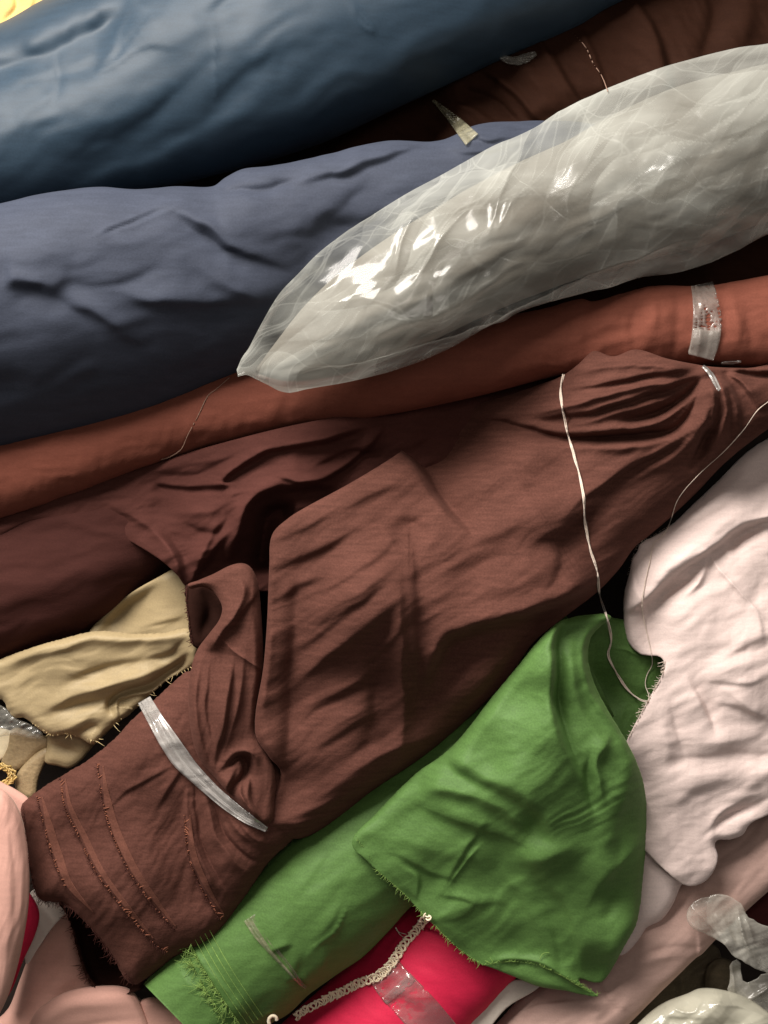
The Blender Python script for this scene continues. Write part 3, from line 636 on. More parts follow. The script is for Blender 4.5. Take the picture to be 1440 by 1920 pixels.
cloth('drape', DR, M['brown'], [(560, 1050, 130), (640, 1000, 160), (750, 900, 112), (690, 1105, 212), (620, 1370, 88), (560, 1500, 45), (800, 1050, 150), (900, 950, 130), (1000, 850, 112), (1000, 1000, 140), (850, 1250, 105), (1150, 950, 130), (800, 810, -20), (860, 785, -10), (950, 768, 40), (1150, 760, 142), (1250, 860, 125), (1320, 720, 140), (1400, 740, 130), (800, 1350, 65), (540, 1180, 132), (520, 1380, 118)],
      st=[ # left rim, then long drag lines across the panel
          ('r', [(515, 1000), (508, 1060), (505, 1160), (500, 1250), (488, 1370)], 14, 8, 'n'), ('v', [(566, 1060), (558, 1140), (550, 1240), (542, 1340), (540, 1480)], 28, 19, 'b'),
          ('c', [(522, 1014), (570, 990), (620, 962)], 6, 5.6), ('c', [(520, 1068), (575, 1044), (650, 1006)], 7, 8.8), ('c', [(533, 1126), (560, 1100), (615, 1080)], 7, 7.2), ('c', [(594, 1113), (660, 1080), (730, 1024)], 5.5, 6.4),
          ('c', [(555, 1220), (590, 1200), (640, 1160)], 6, 6.4), ('c', [(610, 1165), (670, 1136), (720, 1098)], 6, 7.2), ('c', [(565, 1280), (640, 1218), (700, 1172), (756, 1122)], 7, 10.4), ('c', [(580, 1336), (650, 1296), (724, 1254)], 8, 7.2),
          ('c', [(590, 1405), (640, 1376), (700, 1340)], 7, 6.4), ('c', [(636, 958), (700, 930), (756, 912)], 7, 4.8), ('r', [(640, 1130), (690, 1100), (740, 1060)], 14, 6), ('r', [(560, 1180), (620, 1140), (680, 1100)], 14, 5),
          ('r', [(590, 1250), (650, 1205), (720, 1160)], 12, 6), ('r', [(600, 1375), (650, 1345), (720, 1310)], 14, 6), ('r', [(680, 1250), (725, 1205), (756, 1170)], 7, 5), ('v', [(600, 1450), (690, 1400), (780, 1340)], 26, 8),
          # overlap below the peak, the dent, the upright fold under it
          ('s', [(900, 1020), (850, 968), (805, 910), (778, 868), (752, 840), (722, 790)], 8, -50, 's', 90), ('v', [(740, 1000), (768, 985), (800, 1005)], 26, 13, 'b'),
          ('s', [(766, 975), (774, 1060), (778, 1180), (776, 1300), (770, 1400)], 14, 17, 'b', 55), ('r', [(748, 1100), (752, 1220), (756, 1330), (750, 1430)], 13, 13), ('v', [(700, 1230), (705, 1310), (690, 1400)], 26, 10),
          ('r', [(850, 930), (930, 890), (1010, 850)], 34, 10), ('r', [(880, 1000), (960, 985), (1040, 940)], 26, 9), ('c', [(1000, 1018), (1060, 992), (1120, 955)], 10, 16), ('r', [(1010, 985), (1080, 955), (1150, 910)], 18, 7), ('v', [(840, 1100), (900, 1060), (960, 1040)], 24, 9),
          ('r', [(900, 1110), (960, 1090), (1030, 1050)], 26, 10), ('v', [(1050, 1010), (1055, 1060), (1030, 1100)], 16, 8),
          ('s', [(1150, 1075), (1090, 1112), (1030, 1138), (940, 1168), (880, 1184), (840, 1200), (815, 1250), (795, 1310)], 13, 46, 'n', 110), ('c', [(860, 1330), (930, 1270), (1010, 1180)], 10, 9),
          ('c', [(665, 1452), (720, 1417), (800, 1390)], 7, 9), ('c', [(520, 1545), (590, 1525), (650, 1498), (760, 1430)], 7, 10), ('r', [(560, 1500), (640, 1470), (740, 1410)], 16, 7), ('c', [(505, 1548), (560, 1550), (620, 1530)], 5, 8),
          # folds running to the tie at the right
          ('r', [(1060, 705), (1120, 690), (1220, 684), (1305, 690)], 10, 8.2, 'n'), ('c', [(1315, 694), (1240, 700), (1160, 716), (1090, 728), (1040, 733)], 5, 13.9, 'e'), ('r', [(1315, 700), (1220, 722), (1120, 745), (1040, 768), (960, 778)], 8, 12.7), ('c', [(1318, 700), (1240, 732), (1150, 762), (1060, 780), (960, 790)], 5, 18.6, 'e'),
          ('r', [(1316, 705), (1240, 750), (1170, 772), (1080, 795)], 9, 12.7), ('v', [(1318, 706), (1275, 752), (1210, 782), (1140, 792)], 8, 16.2, 'e'), ('r', [(1320, 712), (1270, 770), (1220, 795), (1150, 805), (1070, 815)], 9, 15.0), ('v', [(1318, 730), (1270, 800), (1200, 812), (1120, 820), (1040, 818), (960, 798), (880, 785)], 8, 23.2),
          ('r', [(1300, 800), (1240, 825), (1160, 838), (1060, 835)], 13, 10.4), ('c', [(1302, 806), (1250, 842), (1190, 875), (1120, 925), (1070, 960)], 6, 16.2), ('r', [(1320, 790), (1260, 860), (1190, 900)], 12, 8.2),
          ('c', [(1330, 700), (1345, 745), (1338, 790), (1310, 832), (1298, 868)], 6, 25.5, 'e'), ('v', [(1335, 770), (1318, 830), (1302, 870)], 11, 18.6), ('r', [(1355, 740), (1358, 790), (1330, 850), (1300, 900)], 9, 11.6), ('c', [(1345, 700), (1366, 745), (1368, 800), (1355, 850)], 4, 16.2, 'e'), ('c', [(1350, 700), (1384, 750), (1388, 800), (1378, 840)], 4, 16.2, 'e'), ('c', [(1358, 700), (1400, 730), (1430, 780)], 4, 11.6, 'e'), ('v', [(1340, 700), (1400, 702), (1470, 705)], 9, 16.2, 's')],
      wr=[(30, 190, 50, 7, 3, 0), (33, 230, 26, 3.2, 6, 0)], cell=2.2, parent=brown, soft=2, skirt=30, sk=1.7)

# ---- khaki cloth
kh = thing('loose_cloth', (170, 1280, -110), 'khaki satin cloth with frayed edges, bunched beside the brown roll', 'cloth')
cloth('under_flap', [(95, 1370), (180, 1360), (215, 1350), (172, 1402), (150, 1428), (130, 1440), (108, 1436), (84, 1428), (88, 1400)], M['khaki'], [(130, 1400, -95)], R=14, drop=14, cell=2.2, parent=kh,
      st=[('v', [(100, 1395), (140, 1410)], 8, 5)], skirt=3)
cloth('rear_fold', [(345, 1060), (322, 1068), (300, 1080), (245, 1112), (195, 1155), (165, 1195), (200, 1230), (300, 1230), (365, 1200), (370, 1100)], M['khaki'], [(320, 1090, -40), (200, 1180, -90), (350, 1180, -50)], R=14, drop=10, cell=2.2, parent=kh,
      st=[('v', [(290, 1105), (240, 1140), (200, 1180)], 20, 34), ('r', [(345, 1150), (300, 1175), (240, 1185)], 10, 7), ('v', [(330, 1165), (280, 1178)], 7, 7)], skirt=3)
cloth('front_fold', [(-60, 1258), (0, 1236), (60, 1214), (130, 1194), (172, 1184), (205, 1183), (250, 1188), (300, 1187), (365, 1183), (372, 1245), (358, 1252), (330, 1266), (308, 1280), (290, 1296), (262, 1322), (245, 1338), (215, 1360), (196, 1376), (182, 1392), (172, 1396), (150, 1384), (120, 1377), (98, 1380), (80, 1372), (62, 1358), (45, 1345), (28, 1346), (14, 1330), (4, 1312), (-60, 1300)], M['khaki'],
      [(30, 1270, -60), (120, 1240, -35), (250, 1220, -30), (340, 1210, -15), (150, 1330, -55), (230, 1340, -60), (320, 1260, -40)], R=16, drop=18,
      st=[('r', [(0, 1248), (90, 1222), (180, 1200), (270, 1200), (355, 1192)], 12, 8, 'n'), ('v', [(120, 1285), (170, 1262), (230, 1246), (290, 1236)], 12, 9), ('r', [(60, 1345), (120, 1308), (190, 1290), (260, 1270), (310, 1240)], 10, 12, 's'), ('v', [(110, 1330), (150, 1318), (200, 1312)], 9, 9),
          ('v', [(218, 1348), (205, 1322), (232, 1298), (280, 1280), (330, 1250), (360, 1222)], 10, 24, 'n'), ('s', [(355, 1250), (300, 1290), (240, 1308), (222, 1318), (226, 1360)], 4, 12, 'n', 24), ('v', [(345, 1205), (325, 1225), (290, 1236)], 9, 8), ('r', [(120, 1365), (170, 1345), (200, 1350)], 12, 7), ('v', [(140, 1378), (180, 1362), (190, 1375)], 7, 6)],
      wr=[(20, 90, 26, 4, 13, 0)], cell=2, parent=kh, sk=1.5, soft=2, ragged=1.5, skirt=3)
fringe('frayed_edge', [[(358, 1252), (308, 1280), (262, 1322), (215, 1360), (182, 1392)]], M['yarn_khaki'], kh, dens=.16, length=8, r=.55, side=-1, spread=.9)
fringe('frayed_edge', [[(182, 1392), (150, 1384), (120, 1377), (98, 1380), (62, 1358)]], M['yarn_khaki'], kh, dens=.3, length=5, r=.5, side=-1)

# ---- brass coloured straps under the khaki cloth
cloth('strap', [(24, 1366), (60, 1372), (92, 1384), (94, 1398), (70, 1412), (46, 1436), (24, 1446), (2, 1436), (14, 1400)], M['leather'], [(50, 1400, -112)], R=8, drop=10, cell=2, skirt=6, label='beige leather-like strap curving under the khaki cloth', cat='strap')
cloth('strap', [(84, 1402), (98, 1410), (84, 1432), (72, 1462), (62, 1500), (36, 1492), (28, 1464), (44, 1434)], M['leather'], [(60, 1440, -104)], R=8, drop=12, cell=2, skirt=6, label='beige strap end hanging down beside the dark gap above the pink cloth', cat='strap')
cloth('cloth_scrap', [(-30, 1372), (30, 1374), (22, 1398), (10, 1420), (-30, 1432)], M['cream'], [(0, 1400, -118)], R=6, drop=6, cell=2, skirt=3, label='cream scrap of cloth at the left edge above the gold braid', cat='cloth')
paths = []
for k in range(5):
    ph = k * 1.3; t = np.linspace(0, 1, 90)
    a = np.pi * (1.35 - 1.9 * t); rx = 34 - 3.2 * k
    paths.append(np.column_stack([-4 + rx * np.cos(a) + 1.5 * np.sin(t * 70 + ph), 1454 - (22 - 2.2 * k) * np.sin(a) + 1.5 * np.cos(t * 70 + ph), -96 + 2 * np.sin(t * 60 + ph * 2)]))
P_, F_ = sweep(paths, [1.9] * 5, 5)
make_mesh('braid_trim', P_, F_, M['gold'], label='curled gold braid trim at the left edge beside the beige straps', cat='trim')
cloth('plastic_scrap', [(-30, 1318), (8, 1326), (30, 1346), (60, 1360), (80, 1378), (60, 1384), (30, 1378), (-30, 1376)], M['scrap'], [(20, 1355, -70)], R=6, drop=6, cell=2, skirt=2, wr=[(30, 16, 8, 5, 5, 0)], label='small cloudy plastic scrap under the left end of the khaki cloth', cat='plastic scrap')

# ---- crimson roll, paper and trim
CRM = (740, 1860, -140)
crim = thing('fabric_roll', CRM, 'crimson fabric roll at the bottom edge, half covered by the green cloth', 'fabric roll', 'rolls of cloth in the pile')
tube('rolled_fabric', [(440, 2000), (560, 1890), (640, 1820), (720, 1740), (770, 1690), (860, 1600), (960, 1500)], [(800, 2080), (840, 1985), (885, 1920), (960, 1842), (1040, 1765), (1120, 1690)], [-118, -112, -115], [.7, .7, .7], M['crimson'], crim, skew=-.5,
     st=[('c', [(700, 1800), (725, 1760), (760, 1725)], 3, 3), ('s', [(720, 1800), (740, 1765), (775, 1735)], 3, 3, 'b', 14)], wr=[(-42, 150, 50, 5, 25, 0)], n=180, m=160)
cloth('paper_sheet', [(1002, 1842), (1012, 1850), (950, 1890), (900, 1950), (850, 1990), (800, 1990), (880, 1920), (960, 1840)], M['paper'], [(950, 1870, -62)], R=4, drop=1, cell=3, skirt=4, label='white paper strip lying between the crimson roll and the lilac roll', cat='paper')

# ---- pale and lilac cloths on the right
tube('fabric_roll', [(780, 2060), (920, 1930), (1010, 1830), (1130, 1705), (1330, 1540), (1560, 1330)], [(1030, 2060), (1160, 1938), (1234, 1868), (1282, 1820), (1307, 1796), (1395, 1712), (1440, 1672), (1600, 1540)], [-85, -75, -55], [.6, .6, .6], M['lilac'], skew=-.8,
     st=[('c', [(1122, 1838), (1140, 1868), (1172, 1902)], 2, 4, 'n'), ('s', [(1309, 1800), (1308, 1760), (1300, 1700)], 3, 6, 'n', 30), ('r', [(1150, 1830), (1220, 1800), (1290, 1790)], 12, 5), ('v', [(1180, 1810), (1240, 1780), (1300, 1775)], 12, 5), ('s', [(960, 1900), (1040, 1880), (1120, 1872)], 5, 8, 'b', 40), ('r', [(1100, 1930), (1130, 1890), (1160, 1860)], 12, 5)],
     wr=[(40, 120, 40, 6, 29, 0)], n=200, m=160, label='dusty lilac fabric roll under the pale pink cloth at lower right', cat='fabric roll', group='rolls of cloth in the pile')
pale = thing('loose_cloth', (1320, 1300, -40), 'pale pink crepe cloth heaped at the right edge beside the green drape', 'cloth')
cloth('tail_fold', [(1180, 1560), (1230, 1590), (1290, 1620), (1292, 1640), (1276, 1662), (1262, 1695), (1240, 1725), (1212, 1740), (1200, 1760), (1176, 1788), (1160, 1790), (1150, 1700)], M['pale'], [(1220, 1660, 0), (1190, 1760, -18)], R=18, drop=16, cell=2.5, parent=pale,
      st=[('s', [(1230, 1610), (1250, 1640), (1275, 1655)], 4, 7, 'b', 20), ('v', [(1240, 1600), (1262, 1630)], 8, 8)], skirt=10)
PALE = [(1500, 790, 40, 40), (1440, 822, 30, 30), (1400, 848, 30, 30), (1350, 898, 30, 30), (1300, 945, 24, 24), (1258, 985, 20, 18), (1228, 1004, 8, 8), (1200, 1020, 6, 5), (1196, 1032, 6, 6), (1186, 1048, 8, 8), (1180, 1075, 20, 24), (1171, 1110, 24, 28), (1169, 1150, 24, 26), (1176, 1200, 20, 20), (1200, 1226, 10, 8), (1238, 1232, 4, 3), (1246, 1246, 4, 3), (1240, 1268, 4, 3), (1222, 1300, 4, 3), (1200, 1340, 4, 3), (1180, 1378, 4, 3), (1172, 1400, 6, 4), (1160, 1500, 20, 10), (1160, 1590, 20, 20),
        (1200, 1590, 24, 8), (1236, 1622, 26, 9), (1262, 1645, 16, 6), (1285, 1660, 18, 7), (1312, 1658, 18, 7), (1334, 1640, 18, 7), (1346, 1610, 18, 6), (1342, 1578, 12, 12), (1370, 1574, 12, 14), (1394, 1564, 16, 18), (1406, 1545, 16, 5), (1440, 1528, 18, 6), (1500, 1500, 18, 6)]
cloth('crepe_fabric', PALE, M['pale'], [(1420, 850, 0), (1300, 980, 25), (1220, 1080, 25), (1200, 1190, 20), (1300, 1150, 70), (1420, 1050, 60), (1400, 1250, 80), (1270, 1300, 60), (1210, 1370, 58), (1300, 1450, 55), (1420, 1420, 55), (1290, 1600, 28), (1400, 1530, 25), (1190, 1500, 20)],
      st=[('s', [(1520, 950), (1440, 975), (1390, 990), (1350, 1020), (1300, 1055), (1250, 1090), (1205, 1130), (1160, 1165)], 8, 36, 'n', 70), ('r', [(1440, 930), (1370, 970), (1310, 1020), (1250, 1065), (1200, 1110)], 22, 14, 'n'), ('v', [(1220, 1140), (1250, 1110), (1300, 1080), (1330, 1060)], 12, 14), ('v', [(1440, 985), (1400, 1000), (1360, 1030)], 12, 12, 's'),
          ('r', [(1400, 880), (1340, 940), (1280, 985)], 22, 6), ('v', [(1420, 905), (1350, 960), (1270, 1005)], 12, 5), ('r', [(1322, 1040), (1318, 1075), (1290, 1110)], 9, 14), ('k', [(1325, 1038), (1360, 1080), (1400, 1125), (1440, 1170)], 7, 9), ('c', [(1390, 1120), (1420, 1150), (1432, 1200)], 4, 5),
          ('c', [(1186, 1070), (1200, 1120), (1215, 1150)], 3, 4), ('v', [(1360, 1240), (1400, 1215), (1440, 1200)], 12, 6), ('r', [(1330, 1270), (1400, 1240), (1440, 1235)], 12, 6), ('v', [(1300, 1285), (1325, 1320), (1340, 1370)], 10, 8), ('c', [(1290, 1270), (1310, 1300), (1330, 1345)], 4, 6), ('r', [(1370, 1300), (1410, 1330), (1440, 1340)], 12, 7),
          ('c', [(1350, 1320), (1390, 1330), (1440, 1350)], 4, 6), ('c', [(1340, 1280), (1400, 1285), (1440, 1270)], 4, 5), ('r', [(1260, 1390), (1340, 1390), (1420, 1380)], 18, 8), ('v', [(1240, 1430), (1320, 1420), (1440, 1415)], 16, 9), ('v', [(1270, 1490), (1320, 1490), (1400, 1470)], 20, 9), ('r', [(1230, 1530), (1270, 1590), (1300, 1620)], 26, 8),
          ('v', [(1320, 1570), (1350, 1540), (1390, 1520), (1440, 1495)], 9, 10), ('s', [(1440, 1480), (1380, 1510), (1340, 1545), (1338, 1580)], 6, 9, 'b', 30), ('c', [(1205, 1250), (1215, 1300), (1200, 1350)], 3, 2), ('r', [(1230, 1320), (1250, 1400), (1230, 1480)], 20, 7), ('v', [(1260, 1330), (1280, 1400)], 12, 6)],
      wr=[(85, 130, 18, .8, 21, 0), (30, 170, 60, 8, 24, 0), (20, 70, 24, 2, 28, 0)], sk=1.1, cell=2.4, parent=pale, soft=2, ragged=.8, skirt=4)
fringe('frayed_edge', [[(1246, 1240), (1240, 1268), (1222, 1300), (1200, 1340), (1178, 1384)]], M['cord'], pale, dens=.8, length=6, r=.45, side=1, spread=.5)
fringe('frayed_edge', [[(1258, 985), (1228, 1004), (1200, 1020), (1186, 1048), (1178, 1078)]], M['cord'], pale, dens=.5, length=4, r=.35, side=-1, spread=.6)

# ---- green roll and its loose drape
GR = (760, 1600, -60)
green = thing('fabric_roll', GR, 'leaf green fabric roll with a loose hooded drape over its right end', 'fabric roll', 'rolls of cloth in the pile')
tube('rolled_fabric', [(270, 1846), (296, 1820), (350, 1770), (420, 1700), (520, 1600), (640, 1500), (800, 1390), (960, 1250), (1060, 1150)],
     [(430, 2010), (478, 1938), (540, 1902), (576, 1868), (600, 1850), (640, 1822), (680, 1795), (730, 1745), (770, 1700), (860, 1620), (1000, 1500), (1160, 1360)], [-70, -60, -55, -60], [.85, .85, .8, .8], M['green'], green,
     st=[('c', [(505, 1787), (525, 1783), (545, 1776)], 3.5, 9), ('c', [(540, 1840), (560, 1838), (580, 1850)], 3.5, 10), ('k', [(650, 1700), (625, 1745), (595, 1770), (575, 1795)], 4, 6), ('c', [(640, 1700), (612, 1745), (585, 1768)], 5, 5), ('v', [(575, 1790), (560, 1830), (568, 1860)], 14, 7), ('r', [(600, 1790), (600, 1830)], 16, 6),
         ('s', [(360, 1752), (385, 1800), (430, 1860), (480, 1925)], 3, 5, 'n', 30), ('s', [(330, 1785), (350, 1830), (395, 1890), (430, 1940)], 3, 4, 'n', 20), ('v', [(480, 1640), (560, 1620), (680, 1560)], 30, 4), ('c', [(620, 1580), (600, 1620), (560, 1680)], 4, 2.5)],
     wr=[(40, 160, 60, 6, 35, 0)], n=300, m=180)
HB = [(1060, 1170), (1110, 1152), (1150, 1158), (1180, 1165), (1205, 1182), (1228, 1210), (1246, 1236), (1250, 1280), (1225, 1340), (1190, 1420), (1150, 1420), (1080, 1340)]
cloth('hood_lining', HB, M['green'], [(1120, 1200, 18), (1200, 1210, 5), (1170, 1300, -15), (1150, 1380, -10)], R=20, drop=14, cell=2.2, parent=green,
      st=[('k', [(1150, 1218), (1180, 1222), (1210, 1235)], 4, 5), ('v', [(1120, 1210), (1115, 1260), (1140, 1320)], 16, 16), ('r', [(1150, 1250), (1180, 1280), (1220, 1290)], 18, 8)], wr=[(60, 60, 24, 3, 40, 0)], skirt=3)
HOOD = [(1118, 1151, 12, 16), (1140, 1152, 8, 14), (1146, 1158, 8, 14), (1128, 1172, 8, 14), (1110, 1192, 8, 18), (1103, 1220, 10, 24), (1105, 1250, 10, 24), (1118, 1290, 10, 24), (1142, 1335, 10, 20), (1172, 1385, 14, 20), (1192, 1425, 24, 26), (1207, 1470, 60, 60), (1213, 1520, 90, 90), (1212, 1575, 90, 90), (1206, 1640, 90, 90), (1200, 1700, 70, 70), (1192, 1736, 34, 34), (1172, 1772, 26, 26), (1150, 1812, 14, 14), (1130, 1840, 8, 6), (1112, 1842, 4, 3), (1085, 1838, 4, 3),
        (1115, 1862, 3, 2), (1122, 1868, 3, 2), (1098, 1866, 3, 2), (1060, 1858, 8, 8), (1010, 1850, 14, 12), (960, 1830, 8, 8), (915, 1812, 3, 2), (900, 1808, 3, 2), (868, 1786, 3, 2), (838, 1760, 3, 2), (815, 1736, 3, 2), (790, 1712, 3, 2), (765, 1685, 3, 2), (740, 1662, 3, 2), (715, 1640, 3, 2), (690, 1616, 4, 3), (660, 1580, 8, 5), (700, 1530, 30, 20), (780, 1450, 40, 34), (830, 1415, 30, 40), (870, 1375, 26, 40), (920, 1310, 26, 44), (970, 1250, 26, 44), (1010, 1200, 24, 40), (1040, 1172, 16, 30), (1056, 1162, 12, 24), (1085, 1156, 10, 20)]
cloth('drape', HOOD, M['green'], [(1100, 1180, 105), (1030, 1250, 140), (970, 1310, 98), (1030, 1380, 150), (1090, 1330, 108), (890, 1430, 72), (1000, 1440, 132), (1120, 1450, 112), (780, 1550, 60), (900, 1560, 82), (1050, 1560, 110), (1150, 1600, 115), (820, 1690, 35), (950, 1700, 45), (1080, 1720, 62), (960, 1800, 8), (1120, 1830, 0), (700, 1600, 62), (900, 1790, 10), (1150, 1750, 70)],
      st=[('v', [(1050, 1180), (1046, 1260), (1052, 1340), (1078, 1420)], 9, 18), ('s', [(1075, 1110), (1056, 1160), (1044, 1200), (1040, 1260), (1044, 1330), (1060, 1400), (1085, 1450), (1120, 1500)], 10.5, 39.1, 'e', 110), ('r', [(1085, 1175), (1070, 1230), (1082, 1310), (1115, 1370), (1150, 1420)], 18, 16),
          ('r', [(1120, 1160), (1095, 1200), (1092, 1250), (1110, 1300), (1150, 1365)], 7, 8, 'n'), ('r', [(1138, 1385), (1118, 1430), (1128, 1490)], 9, 14), ('v', [(1108, 1420), (1098, 1470), (1110, 1520)], 12, 12), ('r', [(1180, 1440), (1165, 1510), (1140, 1570)], 18, 9),
          ('s', [(1040, 1590), (1015, 1540), (970, 1500), (900, 1464), (815, 1412)], 19.5, 39.1, 'n', 130), ('r', [(780, 1482), (860, 1484), (920, 1504), (1000, 1556)], 22, 22, 'n'), ('s', [(1010, 1596), (930, 1566), (850, 1536), (760, 1500)], 19.5, 29.9, 'b', 46),
          ('r', [(960, 1612), (1020, 1606), (1080, 1580)], 24, 14), ('r', [(700, 1560), (800, 1585), (900, 1605)], 26, 8),
          ('s', [(1090, 1834), (1082, 1770), (1056, 1700), (1010, 1640), (955, 1584)], 15, 17, 'n', 70), ('v', [(1075, 1590), (1140, 1565), (1185, 1500)], 22, 4), ('v', [(1020, 1700), (1050, 1760), (1055, 1820)], 22, 10),
          ('r', [(1100, 1690), (1140, 1640), (1190, 1590)], 9, 6), ('v', [(1170, 1540), (1158, 1640), (1140, 1740)], 30, 12),
          ('c', [(905, 1550), (870, 1600), (835, 1665)], 4, 6), ('k', [(895, 1590), (865, 1625), (840, 1662)], 4, 5), ('c', [(735, 1600), (780, 1622), (810, 1640), (850, 1650)], 4, 6), ('c', [(755, 1622), (785, 1640), (780, 1680)], 3.5, 5), ('c', [(830, 1680), (870, 1690), (900, 1700)], 4, 5), ('r', [(830, 1720), (880, 1700), (940, 1690)], 12, 5), ('c', [(840, 1730), (880, 1715), (900, 1690)], 4, 4),
          ('r', [(950, 1640), (980, 1680), (1010, 1740)], 14, 6), ('r', [(700, 1600), (760, 1660), (840, 1740), (910, 1800)], 12, 3, 'n'), ('r', [(915, 1806), (960, 1800), (1010, 1806), (1060, 1830), (1110, 1860)], 6, 8, 'n')],
      wr=[(35, 170, 60, 7, 42, 0), (-40, 80, 30, 1.5, 45, 0)], sk=1.25, cell=2.2, parent=green, soft=2, ragged=.8, skirt=4, warp=5)
fringe('frayed_edge', [[(705, 1632), (740, 1662), (765, 1685), (790, 1712), (815, 1736), (838, 1760), (868, 1786), (905, 1810)]], M['yarn_green'], green, dens=1.0, length=6, r=.38, side=1, spread=.5)
fringe('frayed_edge', [[(905, 1808), (950, 1802), (1000, 1806), (1050, 1826), (1090, 1850), (1122, 1866)], [(1085, 1842), (1100, 1850), (1124, 1866)]], M['yarn_green'], green, dens=.9, length=5, r=.4, side=-1, spread=1.2, lift=2)
fringe('selvedge_fringe', [[(358, 1770), (380, 1812), (410, 1860), (450, 1920)], [(348, 1778), (372, 1830), (402, 1880), (430, 1925)]], M['yarn_green'], green, dens=2.2, length=15, r=.5, side=1, spread=1.6, lift=3, back=0)
for k_ in range(4):
    thread('selvedge_yarn', [(366 + 9 * k_, 1762 - 6 * k_), (392 + 9 * k_, 1810 - 6 * k_), (424 + 9 * k_, 1862 - 6 * k_), (466 + 9 * k_, 1924 - 6 * k_)], .55, M['yarn_green'], parent=green, off=.3)
fringe('selvedge_fringe', [[(668, 1568), (690, 1600), (712, 1640)]], M['yarn_green'], green, dens=.35, length=4, r=.35, side=1, spread=1.4, lift=1, back=0)

# ---- pink cloth at the lower left
pk = thing('loose_cloth', (120, 1860, -120), 'salmon pink cloth in soft folds at the lower left corner', 'cloth')
cloth('rear_fold', [(-40, 1452), (10, 1470), (36, 1484), (56, 1500), (60, 1520), (30, 1540), (-40, 1540)], M['pink'], [(10, 1500, -70)], R=14, drop=14, cell=2.5, parent=pk, skirt=10)
cloth('inner_fold', [(136, 1702), (110, 1722), (82, 1752), (58, 1785), (36, 1840), (16, 1890), (-30, 1950), (60, 1990), (240, 1990), (290, 1900), (232, 1860), (190, 1850), (165, 1800)], M['pink'], [(110, 1760, -170), (60, 1850, -165), (180, 1860, -160), (150, 1930, -150)], R=40, drop=40, cell=3, parent=pk,
      st=[('r', [(120, 1790), (70, 1840), (40, 1900)], 20, 8), ('v', [(60, 1790), (36, 1850), (10, 1900)], 14, 12), ('r', [(150, 1820), (110, 1850)], 16, 6)], skirt=20)
cloth('front_fold', [(40, 1990, 30, 30), (60, 1910, 30, 30), (95, 1875, 30, 34), (135, 1856, 30, 34), (190, 1848, 30, 34), (232, 1850, 26, 30), (252, 1862, 20, 26), (268, 1890, 14, 20), (282, 1930, 14, 20), (290, 1990, 14, 20)], M['pink'], [(150, 1900, -95), (240, 1880, -90)], cell=2.5, parent=pk, st=[('r', [(70, 1915), (140, 1885), (230, 1880)], 18, 8), ('v', [(80, 1950), (160, 1925), (240, 1915)], 14, 5)], skirt=20)
cloth('side_fold', [(262, 1880, 14, 16), (285, 1869, 16, 18), (310, 1872, 18, 20), (345, 1888, 20, 22), (380, 1912, 20, 22), (420, 1960, 20, 20), (420, 2000, 10, 10), (280, 2000, 10, 10), (270, 1930, 10, 10)], M['pink'], [(320, 1910, -100)], cell=2.5, parent=pk, st=[('v', [(300, 1878), (318, 1890), (330, 1920)], 6, 6)], skirt=20)
cloth('upright_fold', [(-50, 1468, 30, 30), (0, 1478, 34, 40), (22, 1496, 34, 40), (40, 1530, 34, 40), (50, 1575, 34, 40), (55, 1630, 34, 40), (54, 1690, 34, 40), (46, 1750, 34, 40), (32, 1815, 34, 40), (14, 1870, 30, 34), (-8, 1912, 26, 30), (-50, 1960, 26, 30)], M['pink'], [(10, 1550, 80), (20, 1700, 85), (-10, 1850, 70)], cell=2.5, parent=pk,
      st=[('v', [(20, 1560), (30, 1660), (26, 1760)], 10, 4), ('r', [(6, 1540), (12, 1660), (4, 1800)], 16, 6)], wr=[(80, 120, 16, 3, 9, 0)], skirt=60)
cloth('folded_cloth', [(40, 1660), (66, 1690), (74, 1716), (66, 1752), (44, 1800), (20, 1860), (0, 1880), (0, 1660)], M['crimson'], [(50, 1740, -110)], R=16, drop=16, cell=3, skirt=10, label='sliver of crimson cloth squeezed behind the upright pink fold', cat='cloth')
cloth('paper_sheet', [(60, 1670), (150, 1672), (128, 1706), (96, 1742), (70, 1780), (48, 1806), (56, 1740)], M['paper'], [(90, 1710, -150)], R=4, drop=1, cell=3, skirt=3, label='white paper showing in the gap between pink cloth and brown roll', cat='paper')

# ---- lower right corner: dark gap, cellophane, cloudy bag
cloth('cloth_bundle', [(1120, 1900), (1200, 1860), (1262, 1800), (1300, 1770), (1340, 1772), (1352, 1800), (1330, 1850), (1260, 1900), (1180, 1960), (1080, 1980)], M['olive'], [(1280, 1800, -150), (1200, 1890, -165)], R=26, drop=26, cell=3, skirt=30, wr=[(40, 40, 18, 12, 8, 0)], label='dark olive cloth bundle in the shadow under the lilac roll', cat='cloth')
cloth('cloth_bundle', [(1326, 1812), (1348, 1796), (1374, 1804), (1384, 1830), (1374, 1862), (1346, 1874), (1322, 1858)], M['olive'], [(1350, 1830, -105)], R=24, drop=26, cell=2.5, skirt=30, wr=[(40, 30, 18, 6, 8, 0)], label='round dark olive bundle between the cellophane and the cloudy bag', cat='cloth')
cloth('cloth_bundle', [(1380, 1720), (1410, 1690), (1470, 1640), (1520, 1650), (1520, 1780), (1440, 1780), (1390, 1760)], M['wine'], [(1440, 1720, -120)], R=26, drop=26, cell=3, skirt=30, label='dark wine red cloth in the gap at the right edge', cat='cloth')
